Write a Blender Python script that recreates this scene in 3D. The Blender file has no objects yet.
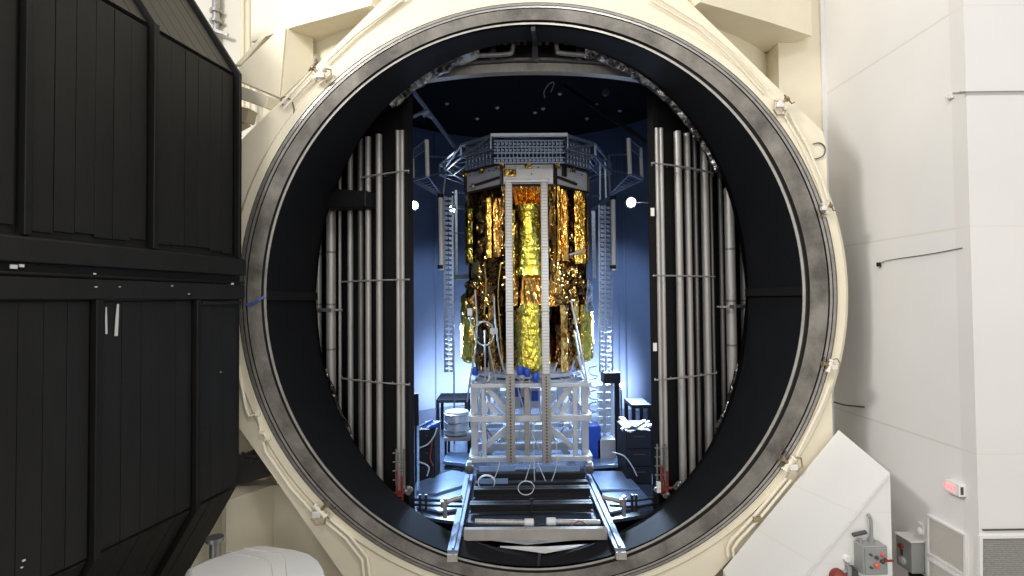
import bpy, bmesh, math, random
from mathutils import Vector, Matrix, noise
random.seed(7)
V = Vector
scn = bpy.context.scene
COL = scn.collection
PI = math.pi
def R(a): return math.radians(a)

# ------------------------------------------------------------------ camera
F = 520.0                                   # focal length in pixels of a 1024 wide frame
CAM = V((0, 0, 7.0))
ROT = (Matrix.Rotation(-math.atan(5.0/F), 3, 'Z') @ Matrix.Rotation(R(90)+math.atan(12.0/F), 3, 'X')
       @ Matrix.Rotation(-0.009, 3, 'Z'))
cd = bpy.data.cameras.new('camera'); cam = bpy.data.objects.new('camera', cd); COL.objects.link(cam)
cd.sensor_width = 36.0; cd.lens = F/1024*36.0; cd.clip_end = 300
cam.matrix_world = Matrix.Translation(CAM) @ ROT.to_4x4()
scn.camera = cam
def ray(px, py): return ROT @ V(((px-512)/F, (288-py)/F, -1.0))
def P(px, py, d):
    r = ray(px, py); return CAM + r*(d/r.y)
def PX(px, py, X):
    r = ray(px, py); return CAM + r*(X/r.x)
def PZ(px, py, z):
    r = ray(px, py); return CAM + r*((z-CAM.z)/r.z)

# ------------------------------------------------------------------ materials
def mat(name, col, rough=0.5, metal=0.0, var=0.0, scale=4.0, bump=0.0, bscale=20.0, col2=None, spec=0.5, stretch=None, coat=0.0):
    m = bpy.data.materials.new(name); m.use_nodes = True
    nt = m.node_tree; b = nt.nodes['Principled BSDF']
    b.inputs['Roughness'].default_value = rough; b.inputs['Metallic'].default_value = metal
    b.inputs['Specular IOR Level'].default_value = spec
    b.inputs['Coat Weight'].default_value = coat
    c = (*col, 1)
    b.inputs['Base Color'].default_value = c
    tc = None
    if var > 0 or col2 or bump > 0:
        tc = nt.nodes.new('ShaderNodeTexCoord'); src = tc.outputs['Object']
        if stretch:
            mp = nt.nodes.new('ShaderNodeMapping'); mp.inputs['Scale'].default_value = stretch
            nt.links.new(src, mp.inputs['Vector']); src = mp.outputs['Vector']
    if var > 0 or col2:
        n = nt.nodes.new('ShaderNodeTexNoise'); n.inputs['Scale'].default_value = scale; n.inputs['Detail'].default_value = 6
        n.inputs['Roughness'].default_value = .65
        nt.links.new(src, n.inputs['Vector'])
        rp = nt.nodes.new('ShaderNodeValToRGB')
        a = col2 if col2 else tuple(x*(1-var) for x in col)
        rp.color_ramp.elements[0].position = .35; rp.color_ramp.elements[0].color = (*a, 1)
        rp.color_ramp.elements[1].position = .65; rp.color_ramp.elements[1].color = c
        nt.links.new(n.outputs['Fac'], rp.inputs['Fac']); nt.links.new(rp.outputs['Color'], b.inputs['Base Color'])
    if bump > 0:
        n2 = nt.nodes.new('ShaderNodeTexNoise'); n2.inputs['Scale'].default_value = bscale; n2.inputs['Detail'].default_value = 3
        bp = nt.nodes.new('ShaderNodeBump'); bp.inputs['Strength'].default_value = bump; bp.inputs['Distance'].default_value = .05
        nt.links.new(src, n2.inputs['Vector']); nt.links.new(n2.outputs['Fac'], bp.inputs['Height'])
        nt.links.new(bp.outputs['Normal'], b.inputs['Normal'])
    return m
def foil(name, col, rough=.16, scale=3.0, tilt=.8, col2=None, stretch=.5):
    """crumpled metal foil: every cell of two Voronoi layers is a flat facet with a tilt of its own"""
    m = bpy.data.materials.new(name); m.use_nodes = True
    nt = m.node_tree; b = nt.nodes['Principled BSDF']; L = nt.links
    b.inputs['Metallic'].default_value = 1; b.inputs['Roughness'].default_value = rough
    tc = nt.nodes.new('ShaderNodeTexCoord'); g = nt.nodes.new('ShaderNodeNewGeometry')
    mp = nt.nodes.new('ShaderNodeMapping'); mp.inputs['Scale'].default_value = (1, 1, stretch)
    L.new(tc.outputs['Object'], mp.inputs['Vector'])
    wn = nt.nodes.new('ShaderNodeTexNoise'); wn.inputs['Scale'].default_value = scale*.8; wn.inputs['Detail'].default_value = 3
    L.new(mp.outputs[0], wn.inputs['Vector'])
    def vm(op, a, c):
        n = nt.nodes.new('ShaderNodeVectorMath'); n.operation = op
        for k, x in ((0, a), (1, c)):
            if isinstance(x, tuple): n.inputs[k].default_value = x
            elif isinstance(x, float): n.inputs['Scale'].default_value = x
            elif x is not None: L.new(x, n.inputs[k])
        return n.outputs[0]
    pos = vm('ADD', mp.outputs[0], vm('SCALE', wn.outputs['Color'], .35))
    tot = g.outputs['Normal']
    for sc, k in ((scale, tilt), (scale*2.6, tilt*.28)):
        vo = nt.nodes.new('ShaderNodeTexVoronoi'); vo.inputs['Scale'].default_value = sc; L.new(pos, vo.inputs['Vector'])
        tot = vm('ADD', tot, vm('SCALE', vm('SUBTRACT', vo.outputs['Color'], (.5, .5, .5)), k))
    nrm = vm('NORMALIZE', tot, None)
    n2 = nt.nodes.new('ShaderNodeTexNoise'); n2.inputs['Scale'].default_value = scale*3; n2.inputs['Detail'].default_value = 2; L.new(mp.outputs[0], n2.inputs['Vector'])
    bp = nt.nodes.new('ShaderNodeBump'); bp.inputs['Strength'].default_value = .5; bp.inputs['Distance'].default_value = .05
    L.new(n2.outputs['Fac'], bp.inputs['Height']); L.new(nrm, bp.inputs['Normal']); L.new(bp.outputs['Normal'], b.inputs['Normal'])
    rp = nt.nodes.new('ShaderNodeValToRGB')
    rp.color_ramp.elements[0].position = .36; rp.color_ramp.elements[0].color = (*(col2 or tuple(x*.7 for x in col)), 1)
    rp.color_ramp.elements[1].position = .6; rp.color_ramp.elements[1].color = (*col, 1)
    L.new(wn.outputs['Fac'], rp.inputs['Fac']); L.new(rp.outputs['Color'], b.inputs['Base Color'])
    return m
def seams(name, col, zs, vs=(), axis='X', seamcol=None, rough=.55, w=.012):
    """paint with thin panel joints at the heights zs and at the positions vs along axis"""
    m = bpy.data.materials.new(name); m.use_nodes = True
    nt = m.node_tree; b = nt.nodes['Principled BSDF']; L = nt.links
    b.inputs['Roughness'].default_value = rough
    g = nt.nodes.new('ShaderNodeNewGeometry'); s = nt.nodes.new('ShaderNodeSeparateXYZ'); L.new(g.outputs['Position'], s.inputs[0])
    acc = None
    for ax, vals in (('Z', zs), (axis, vs)):
        for z in vals:
            c = nt.nodes.new('ShaderNodeMath'); c.operation = 'COMPARE'; c.inputs[1].default_value = z; c.inputs[2].default_value = w
            L.new(s.outputs[ax], c.inputs[0])
            if acc is None: acc = c.outputs[0]
            else:
                a = nt.nodes.new('ShaderNodeMath'); a.operation = 'MAXIMUM'; L.new(acc, a.inputs[0]); L.new(c.outputs[0], a.inputs[1]); acc = a.outputs[0]
    n = nt.nodes.new('ShaderNodeTexNoise'); n.inputs['Scale'].default_value = .35; n.inputs['Detail'].default_value = 5
    L.new(g.outputs['Position'], n.inputs['Vector'])
    rp = nt.nodes.new('ShaderNodeValToRGB'); rp.color_ramp.elements[0].position = .35; rp.color_ramp.elements[1].position = .65
    rp.color_ramp.elements[0].color = (*tuple(x*.94 for x in col), 1); rp.color_ramp.elements[1].color = (*col, 1)
    L.new(n.outputs['Fac'], rp.inputs['Fac'])
    if acc is not None:
        mx = nt.nodes.new('ShaderNodeMixRGB'); mx.inputs[2].default_value = (*(seamcol or tuple(x*.7 for x in col)), 1)
        L.new(acc, mx.inputs[0]); L.new(rp.outputs['Color'], mx.inputs[1]); L.new(mx.outputs[0], b.inputs['Base Color'])
    else: L.new(rp.outputs['Color'], b.inputs['Base Color'])
    return m
def glow(name, col, s):
    m = bpy.data.materials.new(name); m.use_nodes = True
    b = m.node_tree.nodes['Principled BSDF']
    b.inputs['Base Color'].default_value = (*col, 1); b.inputs['Emission Color'].default_value = (*col, 1); b.inputs['Emission Strength'].default_value = s
    return m

M = {}
M['cream'] = mat('cream_paint', (.82, .75, .58), .45, var=.06, scale=1.2)
M['creamp'] = mat('cream_pipe', (.82, .76, .62), .4)
M['wall'] = seams('white_wall_paint', (.83, .815, .80), (12.05, 8.2, 4.3), (), 'Y', seamcol=(.72, .685, .63), w=.02)
M['wallf'] = seams('white_wall_front', (.78, .755, .735), (12.05, 8.2, 4.3), (), 'X', seamcol=(.72, .68, .62))
M['wallc'] = mat('cream_wall_paint', (.80, .765, .68), .5, var=.05, scale=.6)
M['white'] = mat('white_paint', (.78, .77, .75), .4, var=.04, scale=2)
M['hood'] = seams('white_hood_paint', (.79, .78, .76), (2.2, 3.1), (), 'X', seamcol=(.74, .71, .66), w=.01)
M['black'] = mat('black_door_paint', (.0125, .0123, .0115), .52, var=.3, scale=3, bump=.06, bscale=14, stretch=(1, 1, .25), spec=.3)
M['black2'] = mat('black_rib_paint', (.0075, .0075, .007), .5, var=.3, scale=4, spec=.28)
M['liner'] = mat('black_liner_paint', (.0075, .0085, .0115), .7, var=.25, scale=1.5, spec=.22)
M['dark'] = mat('black_matte', (.008, .008, .009), .6, spec=.3)
M['darkm'] = mat('black_steel', (.022, .023, .026), .4, metal=.3)
M['flange'] = mat('stained_flange_steel', (.27, .25, .22), .5, metal=.35, scale=1.1, col2=(.10, .092, .08), bump=.15, bscale=9)
M['groove'] = mat('groove_shadow_rubber', (.03, .028, .025), .6)
M['flrim'] = mat('machined_flange_lip', (.42, .40, .37), .35, metal=.6, var=.25, scale=5)
M['edge'] = mat('bright_edge_trim', (.50, .48, .44), .4, metal=.4, var=.3, scale=3)
M['pipe'] = mat('dull_steel_pipe', (.49, .47, .445), .45, metal=.4, var=.25, scale=2.2, stretch=(6, 6, .5))
M['piped'] = mat('dark_steel_pipe', (.22, .215, .21), .45, metal=.5, var=.3, scale=2.2, stretch=(6, 6, .5))
M['steel'] = mat('steel', (.5, .5, .5), .3, metal=.8, var=.2, scale=5)
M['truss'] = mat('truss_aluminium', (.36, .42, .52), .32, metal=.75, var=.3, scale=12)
M['rail'] = mat('blue_steel_rail', (.17, .22, .32), .5, metal=.3, var=.0, scale=3)
M['tan'] = mat('tan_beam_paint', (.38, .355, .32), .5, var=.15, scale=3)
M['alum'] = mat('white_aluminium', (.62, .64, .67), .32, metal=.45, var=.12, scale=6)
M['bar'] = mat('white_composite_bar', (.76, .725, .68), .5, var=.08, scale=9)
M['post'] = mat('grey_perforated_post', (.40, .38, .35), .4, metal=.55, var=.2, scale=9)
M['shroud_in'] = mat('shroud_inner_paint', (.105, .13, .185), .38, var=.12, scale=.6, spec=.5)
M['shroud_out'] = mat('shroud_outer_black', (.007, .007, .0075), .55, spec=.3)
M['grid'] = mat('heater_grid_metal', (.20, .24, .32), .4, metal=.6)
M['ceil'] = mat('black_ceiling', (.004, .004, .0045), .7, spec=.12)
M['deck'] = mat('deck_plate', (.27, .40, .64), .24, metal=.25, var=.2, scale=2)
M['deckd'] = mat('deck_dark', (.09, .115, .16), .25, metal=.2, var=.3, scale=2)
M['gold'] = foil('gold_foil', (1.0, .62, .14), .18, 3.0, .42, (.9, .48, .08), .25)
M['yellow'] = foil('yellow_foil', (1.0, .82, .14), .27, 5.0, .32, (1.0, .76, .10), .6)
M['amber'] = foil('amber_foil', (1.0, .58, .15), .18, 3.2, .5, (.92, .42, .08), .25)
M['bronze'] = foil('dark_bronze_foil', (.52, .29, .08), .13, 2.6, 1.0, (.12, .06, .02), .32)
M['olive'] = foil('olive_gold_foil', (.88, .68, .14), .13, 4.0, 1.0, (.5, .37, .06), .7)
M['barrel'] = foil('barrel_foil', (.85, .64, .12), .16, 4.0, .36, (.62, .44, .07), .6)
M['silver'] = foil('silver_foil', (.75, .75, .77), .25, 6, .8, None, 1)
M['silverd'] = foil('dull_foil', (.42, .41, .39), .3, 5, 1.2, (.05, .05, .05), 1)
M['panelw'] = mat('white_radiator_panel', (.80, .78, .75), .35, metal=.15, var=.06, scale=3)
M['panelg'] = mat('grey_radiator_panel', (.60, .61, .64), .35, metal=.2, var=.06, scale=3)
M['frame'] = mat('dark_brown_frame', (.05, .04, .03), .45, metal=.4)
M['blue'] = mat('blue_plastic', (.02, .09, .55), .4)
M['red'] = mat('red_paint', (.26, .035, .025), .5, var=.4, scale=12)
M['grey'] = mat('grey_box_paint', (.33, .34, .33), .45, metal=.2, var=.06, scale=9)
M['greyd'] = mat('dark_grey_plastic', (.06, .06, .06), .5)
M['cable'] = mat('pale_cable', (.62, .65, .70), .45)
M['cabled'] = mat('dark_cable', (.07, .065, .06), .5)
M['grille'] = mat('grille_mesh', (.42, .405, .385), .6, var=.35, scale=40)
M['grillew'] = mat('white_grille', (.66, .63, .59), .6, var=.06, scale=60)
M['brass'] = mat('old_brass', (.42, .33, .20), .4, metal=.7, var=.3, scale=20)
M['seam'] = mat('cover_seam', (.55, .54, .52), .5)
M['tape'] = mat('blue_tape', (.06, .10, .42), .5)
M['floor'] = mat('grey_hall_floor', (.38, .37, .35), .4, var=.15, scale=.8)
M['lamp'] = glow('white_led', (.85, .93, 1.0), 60)
M['lamps'] = glow('white_led_soft', (.8, .9, 1.0), 14)
M['exit'] = glow('exit_sign_face', (1.0, .50, .49), .42)
M['exitl'] = glow('exit_letters', (1.0, .33, .33), .5)
M['pinkl'] = mat('red_button', (.7, .12, .10), .4)
M['mark'] = mat('white_paint_scrape', (.62, .62, .60), .6)

# ------------------------------------------------------------------ mesh builder
def wpos(o):
    p = V((0, 0, 0))
    while o: p += V(o.location); o = o.parent
    return p
class MB:
    def __init__(s): s.v = []; s.f = []
    def add(s, vs, fs):
        n = len(s.v); s.v += [V(x) for x in vs]; s.f += [tuple(i+n for i in f) for f in fs]; return s
    def hexa(s, p):                        # p: 4 bottom then 4 top, same order
        return s.add(p, [(3, 2, 1, 0), (4, 5, 6, 7), (0, 1, 5, 4), (1, 2, 6, 5), (2, 3, 7, 6), (3, 0, 4, 7)])
    def box(s, c, size, m=None):
        c = V(c); h = V(size)/2; p = []
        for z in (-1, 1):
            for x, y in ((-1, -1), (1, -1), (1, 1), (-1, 1)):
                q = V((x*h.x, y*h.y, z*h.z)); p.append(c+(m @ q if m else q))
        return s.hexa(p)
    def box2(s, a, b): 
        a = V(a); b = V(b); return s.box((a+b)/2, [abs(x) for x in (b-a)])
    def bar(s, a, b, w, h=None, up=(0, 0, 1)):
        a = V(a); b = V(b); h = h or w; t = (b-a).normalized(); u = V(up)
        if abs(t.dot(u)) > .98: u = V((0, 1, 0))
        sx = t.cross(u).normalized()*w/2; sy = sx.cross(t).normalized()*h/2
        return s.hexa([a-sx-sy, a+sx-sy, a+sx+sy, a-sx+sy, b-sx-sy, b+sx-sy, b+sx+sy, b-sx+sy])
    def tube(s, a, b, r, n=12, r2=None): return s.path([a, b], r, n, r2=r2)
    def path(s, pts, r, n=8, closed=False, r2=None):
        pts = [V(p) for p in pts]; k = len(pts); base = len(s.v); prev = None
        for i, p in enumerate(pts):
            if closed: t = pts[(i+1) % k]-pts[i-1]
            else: t = pts[min(i+1, k-1)]-pts[max(i-1, 0)]
            t.normalize()
            if prev is None:
                u = V((0, 0, 1)) if abs(t.z) < .9 else V((1, 0, 0)); a = t.cross(u).normalized()
            else: a = (prev-t*prev.dot(t)).normalized()
            prev = a; b = t.cross(a)
            rr = r if r2 is None else r+(r2-r)*i/(k-1)
            for j in range(n):
                an = 2*PI*j/n; s.v.append(p+a*math.cos(an)*rr+b*math.sin(an)*rr)
        for i in range(k if closed else k-1):
            for j in range(n):
                i2 = (i+1) % k
                s.f.append((base+i*n+j, base+i*n+(j+1) % n, base+i2*n+(j+1) % n, base+i2*n+j))
        if not closed:
            s.f.append(tuple(base+j for j in reversed(range(n)))); s.f.append(tuple(base+(k-1)*n+j for j in range(n)))
        return s
    def lathe(s, c, prof, n=24, axis='Z'):
        c = V(c); base = len(s.v); k = len(prof)
        for r, z in prof:
            for j in range(n):
                a = 2*PI*j/n; x, y = r*math.cos(a), r*math.sin(a)
                s.v.append(c+(V((x, y, z)) if axis == 'Z' else V((x, z, y)) if axis == 'Y' else V((z, x, y))))
        for i in range(k-1):
            for j in range(n):
                q = (base+i*n+j, base+i*n+(j+1) % n, base+(i+1)*n+(j+1) % n, base+(i+1)*n+j)
                s.f.append(q)
        if prof[0][0] > 1e-4: s.f.append(tuple(base+j for j in reversed(range(n))))
        if prof[-1][0] > 1e-4: s.f.append(tuple(base+(k-1)*n+j for j in range(n)))
        return s
    def prism(s, poly, ext):
        poly = [V(p) for p in poly]; e = V(ext); n = len(poly)
        fs = [tuple(reversed(range(n))), tuple(range(n, 2*n))]+[(i, (i+1) % n, n+(i+1) % n, n+i) for i in range(n)]
        return s.add(poly+[p+e for p in poly], fs)
    def rings(s, rings, closed=True):      # loft closed loops of equal length
        base = len(s.v); n = len(rings[0])
        for r in rings: s.v += [V(p) for p in r]
        for i in range(len(rings)-1):
            for j in range(n if closed else n-1):
                s.f.append((base+i*n+j, base+i*n+(j+1) % n, base+(i+1)*n+(j+1) % n, base+(i+1)*n+j))
        return s
    def build(s, name, m, parent=None, kind=None, label=None, smooth=None, bevel=0, solid=0):
        me = bpy.data.meshes.new(name)
        if parent: org = wpos(parent)
        else:
            lo = V([min(p[i] for p in s.v) for i in range(3)]); hi = V([max(p[i] for p in s.v) for i in range(3)])
            org = V(((lo.x+hi.x)/2, (lo.y+hi.y)/2, lo.z))
        me.from_pydata([p-org for p in s.v], [], s.f); me.update()
        bm = bmesh.new(); bm.from_mesh(me); bmesh.ops.remove_doubles(bm, verts=bm.verts, dist=1e-5)
        bmesh.ops.recalc_face_normals(bm, faces=bm.faces); bm.to_mesh(me); bm.free()
        if smooth is not None:
            me.shade_smooth()
            me.set_sharp_from_angle(angle=R(smooth))
        o = bpy.data.objects.new(name, me); COL.objects.link(o)
        me.materials.append(M[m] if isinstance(m, str) else m)
        if parent: o.parent = parent
        else: o.location = org
        if kind: o['kind'] = kind
        if label: o['label'] = label
        if solid:
            md = o.modifiers.new('thickness', 'SOLIDIFY'); md.thickness = solid; md.offset = 0
        if bevel:
            md = o.modifiers.new('bevel', 'BEVEL'); md.width = bevel; md.segments = 3; md.limit_method = 'ANGLE'
        return o
def thing(name, label, cat, loc, group=None):
    o = bpy.data.objects.new(name, None); COL.objects.link(o); o.location = loc; o.empty_display_size = .2
    return tag(o, label, cat, group)
def tag(o, label, cat, group=None):
    o['label'] = label; o['category'] = cat
    if group: o['group'] = group
    return o
def kids(o): return [c for c in bpy.data.objects if c.parent == o]
def copy_tree(o, parent=None):
    c = o.copy(); COL.objects.link(c)
    if parent: c.parent = parent
    for k in kids(o): copy_tree(k, c)
    return c
def lerp(a, b, t): return a+(b-a)*t
def bez(pts, n=24):                        # smooth curve through the points (Catmull-Rom)
    pts = [V(p) for p in pts]; out = []
    q = [pts[0]*2-pts[1]]+pts+[pts[-1]*2-pts[-2]]
    per = max(2, n//(len(pts)-1))
    for i in range(1, len(q)-2):
        for k in range(per):
            t = k/per; a, b, c, d = q[i-1], q[i], q[i+1], q[i+2]
            out.append(.5*((2*b)+(c-a)*t+(2*a-5*b+4*c-d)*t*t+(3*b-a-3*c+d)*t**3))
    out.append(pts[-1]); return out
# ------------------------------------------------------------------ hall shell
WX = 7.98                                   # side wall
MB().box2((-40, -30, -.2), (40, 60, 0)).build('floor', 'floor', kind='structure')
dC = 9.15                                   # where the side wall steps forward
w = MB().box2((WX, dC, 0), (WX+.3, 40, 24)); w.build('wall_right', 'wall', kind='structure')
w = MB().box2((WX+.0, dC-.3, 0), (24, dC, 24)); w.build('wall_front_right', 'wallf', kind='structure')
MB().box2((-30, 17.5, 0), (-5.0, 17.8, 24)).build('wall_left', 'wallc', kind='structure')
a = P(830, 100, 12.75)
MB().box2((WX-.11, 12.72, 0), (WX, 12.95, 24)).build('trim_1', 'white', kind='structure')
# ledge line and vents on the stepped wall
z = P(1000, 521, dC).z
MB().box2((WX+.05, dC-.33, z-.02), (24, dC-.295, z+.0)).build('trim_2', 'greyd', kind='structure')
def vent(name, label, quad, n, mfield, mframe, slat='h'):
    """quad: corner points tl,tr,br,bl on the wall; n: outward normal"""
    q = [V(p) for p in quad]; n = V(n); c = sum(q, V())/4
    t = thing(name, label, 'vent', c-n*0, None)
    inn = [p+(c-p)*.09 for p in q]
    fr = MB()
    for i in range(4):
        a, b, ai, bi = q[i], q[(i+1) % 4], inn[i], inn[(i+1) % 4]
        fr.hexa([a, b, bi, ai, a+n*.05, b+n*.05, bi+n*.05, ai+n*.05])
    fr.build('vent_frame', mframe, t)
    MB().prism(inn, n*.012).build('backing', mfield, t)
    sl = MB()
    for k in range(1, 26):
        u = k/26; a = lerp(inn[0], inn[3], u); b = lerp(inn[1], inn[2], u)
        sl.hexa([a, b, b+V((0, 0, .012)), a+V((0, 0, .012)), a+n*.03, b+n*.03, b+n*.03+V((0, 0, .012)), a+n*.03+V((0, 0, .012))])
    sl.build('grille', mfield, t)
    return t
nW = (-1, 0, 0); nF = (0, -1, 0)
vent('wall_vent', 'white framed louvre vent low on the side wall below the exit sign', [PX(929, 514, WX), PX(968, 535, WX), PX(968, 577, WX), PX(929, 553, WX)], nW, 'grillew', 'white')
vent('wall_vent', 'white framed louvre vent lowest on the side wall, beneath the larger one', [PX(929, 557, WX), PX(968, 581, WX), PX(968, 625, WX), PX(929, 598, WX)], nW, 'grillew', 'white')
yf = dC-.3
vent('wall_vent', 'dark grey mesh vent in a white frame at the bottom right corner', [P(977, 535, yf), P(1050, 534, yf), P(1050, 592, yf), P(977, 592, yf)], nF, 'grille', 'white')
# exit sign
s = thing('exit_sign', 'small lit red exit sign on the white side wall', 'sign', PX(957, 487, WX))
c = [PX(951, 480, WX), PX(966, 486, WX), PX(966, 497, WX), PX(951, 492, WX)]
yy0, yy1 = c[1].y, c[0].y; zt, zb = c[0].z+.02, c[2].z-.0
MB().box2((WX-.12, yy0, zb), (WX, yy1, zt)).build('housing', 'white', s, bevel=.012)
MB().box2((WX-.128, yy0+.09, zb+.035), (WX-.121, yy1-.03, zt-.035)).build('sign_face', 'exit', s)
fc = bpy.data.curves.new('EXIT', 'FONT'); fc.body = 'EXIT'; fc.size = (zt-zb)*.62; fc.align_x = 'CENTER'; fc.align_y = 'CENTER'; fc.extrude = .002
fo = bpy.data.objects.new('exit_tmp', fc); COL.objects.link(fo)
dg = bpy.context.evaluated_depsgraph_get(); fm = bpy.data.meshes.new_from_object(fo.evaluated_get(dg)); bpy.data.objects.remove(fo)
lt = bpy.data.objects.new('lettering', fm); COL.objects.link(lt); lt.parent = s; fm.materials.clear(); fm.materials.append(M['exitl'])
lt.location = V((WX-.131, (yy0+yy1)/2+.03, (zt+zb)/2))-s.location; lt.rotation_euler = (R(90), 0, R(-90))
MB().box2((WX-.10, yy0-.006, zb+.04), (WX-.05, yy0, zt-.04)).build('test_panel', 'greyd', s)
# conduit and cables on the walls
b = MB(); y = dC-.33; b.path([P(960, 92, y), P(1060, 91, y), V((22, y, P(1060, 91, y).z+.05))], .013, 8); b.path([P(960, 92, y), V((WX-.02, y, P(960, 92, y).z)), PX(953, 93, WX-.03)], .012, 8)
o = tag(b.build('conduit', 'grey', smooth=40), 'thin dark conduit running level across the upper right wall', 'conduit')
b = MB(); q = PX(952, 96, WX); b.box(q+V((-.03, 0, 0)), (.06, .10, .10)); b.tube(q+V((-.1, 0, -.02)), q+V((-.13, 0, -.02)), .02)
tag(b.build('junction_box', 'white', bevel=.01), 'small white junction box where the upper conduit turns the wall corner', 'junction box')
b = MB(); b.path(bez([PX(881, 263, WX-.03), PX(890, 260, WX-.03), PX(930, 254, WX-.02), PX(962, 248, WX-.02)]), .008, 6)
o = b.build('cable', 'cabled', smooth=40); tag(o, 'dark thin cable strung along the side wall at mid height', 'cable')
q = PX(881, 264, WX); MB().box(q+V((-.05, 0, -.01)), (.06, .07, .09)).build('plug', 'dark', o, bevel=.01)
b = MB(); b.path(bez([P(834, 402, 12.2), PX(845, 405, WX-.1), PX(864, 407, WX-.02)]), .02, 6)
tag(b.build('cable', 'cabled', smooth=40), 'short dark cable from the cream ring to the side wall', 'cable')

# ------------------------------------------------------------------ sloped white hood, lower right
d0, d1 = 9.42, 10.86
A0, A1 = P(890, 473, d0), P(840, 430, d1)
B0, B1 = P(795, 598, d0), P(690, 602, d1)
hd = thing('equipment_hood', 'large white sloped-roof housing between the ring and the side wall', 'housing', V((5.6, 10.3, 0)))
b = MB()
A1.x = A0.x
DD = ((B0-A0)+(B1-A1))/2; B0 = A0+DD; B1 = A1+DD
def fl(p): return V((p.x, p.y, 0))
b.add([A0, A1, B1, B0, fl(A0), fl(A1), fl(B1), fl(B0)], [(0, 1, 2, 3), (0, 3, 7, 4), (3, 2, 6, 7), (2, 1, 5, 6), (1, 0, 4, 5), (4, 7, 6, 5)])
b.build('body', 'hood', hd)
b = MB(); b.bar(lerp(A0, B0, .02)+V((0, -.01, .0)), lerp(A0, B0, .98)+V((0, -.01, 0)), .03, .02); b.build('edge_trim', 'white', hd)
yh = d0
def ebox(c, w, dep, h): return MB().box((c.x, c.y-dep/2, c.z), (w, dep, h))
# electric box with buttons
c = P(866, 554, yh)
t = thing('control_box', 'grey control box with red buttons on the white hood face', 'control box', c)
ebox(c, .44, .24, .50).build('case', 'grey', t, bevel=.015)
f = ebox(c+V((0, -.24, 0)), .38, .02, .44); f.build('cover', 'grey', t, bevel=.006)
for k, (dx, dz, r, mm) in enumerate(((.0, .07, .03, 'greyd'), (.0, -.07, .045, 'pinkl'), (.10, .12, .03, 'pinkl'), (.10, .0, .035, 'greyd'), (-.1, .12, .02, 'greyd'), (-.1, -.1, .02, 'greyd'))):
    q = c+V((dx, -.26, dz)); MB().lathe(q, [(r, 0), (r, -.03), (r*.6, -.05), (0, -.05)], 14, 'Y').build('button', mm, t, smooth=40)
q = c+V((.15, -.26, .04)); b = MB(); b.tube(q, q+V((0, -.08, 0)), .02); b.bar(q+V((-.05, -.07, 0)), q+V((.1, -.07, .0)), .03); b.build('lever', 'red', t)
b = MB(); q = c+V((.05, -.08, .25)); b.path([q, q+V((0, 0, .38)), q+V((-.02, 0, .44)), q+V((0, .06, .46))], .028, 8); b.tube(q+V((0, 0, 0)), q+V((0, 0, .06)), .05)
b.tube(c+V((-.15, -.08, .25)), c+V((-.15, -.08, .31)), .03); b.build('conduit', 'grey', t, smooth=40)
b = MB(); q = P(853, 535, yh-.06); b.path([q, P(866, 532, yh-.06)], .035, 10); tag(b.build('handle_bar', 'greyd', smooth=40), 'short black bar sticking out above the grey control box', 'bar')
b = MB(); q = P(852, 566, yh-.06); b.path([q, P(853, 574, yh-.06), P(862, 580, yh-.06)], .035, 8); b.box(P(854, 573, yh-.06), (.1, .08, .1)); tag(b.build('lever_handle', 'greyd', smooth=40), 'black angled lever below the grey control box', 'lever')
q = P(836, 575, yh)
t = thing('alarm_beacon', 'red round alarm with valves at the bottom edge of the hood', 'alarm', q)
MB().lathe(q, [(.13, 0), (.13, -.08), (.10, -.16), (.04, -.2), (0, -.2)], 20, 'Y').build('dome', 'red', t, smooth=50)
q2 = P(846, 558, yh); MB().lathe(q2, [(.06, 0), (.06, -.05), (.05, -.06), (0, -.06)], 18, 'Y').build('gauge', 'white', t, smooth=40)
b = MB(); b.path([q2+V((0, -.03, -.06)), q2+V((0, -.03, -.2)), q2+V((-.08, -.03, -.24)), q+V((.1, -.05, .05))], .03, 8); b.box(q2+V((.02, -.04, -.22)), (.09, .08, .2)); b.build('pipework', 'grey', t, smooth=40)
# second control box on the side wall
c = PX(917, 553, WX)
t = thing('control_box', 'narrow grey switch box on the side wall beside the vents', 'control box', c)
MB().box(c+V((-.13, 0, 0)), (.26, .40, .60)).build('case', 'grey', t, bevel=.012)
MB().box(c+V((-.14, 0, .31)), (.30, .44, .02)).build('hood', 'white', t)
MB().lathe(c+V((-.26, .05, .12)), [(.05, 0), (.05, -.05), (0, -.05)], 14, 'X').build('knob', 'red', t, smooth=40)
MB().box(c+V((-.265, .05, .0)), (.01, .06, .12)).build('switch', 'greyd', t)
MB().lathe(c+V((-.26, .02, -.15)), [(.08, 0), (.08, -.04), (.02, -.06), (0, -.06)], 18, 'X').build('lock_cover', 'alum', t, smooth=40)
MB().tube(c+V((-.1, .2, -.22)), c+V((-.1, .3, -.22)), .06).build('cable_gland', 'greyd', t, smooth=40)
MB().box(c+V((-.14, -.18, -.36)), (.2, .22, .06)).build('cable_end', 'dark', t)
q = PX(923, 530, WX); b = MB(); b.box(q+V((-.03, 0, .03)), (.06, .16, .2)); b.lathe(q+V((-.06, 0, -.02)), [(.07, 0), (.07, -.03), (.03, -.05), (0, -.05)], 16, 'X')
tag(b.build('wall_alarm', 'white', bevel=.008), 'small white alarm unit above the narrow switch box', 'alarm')

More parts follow.
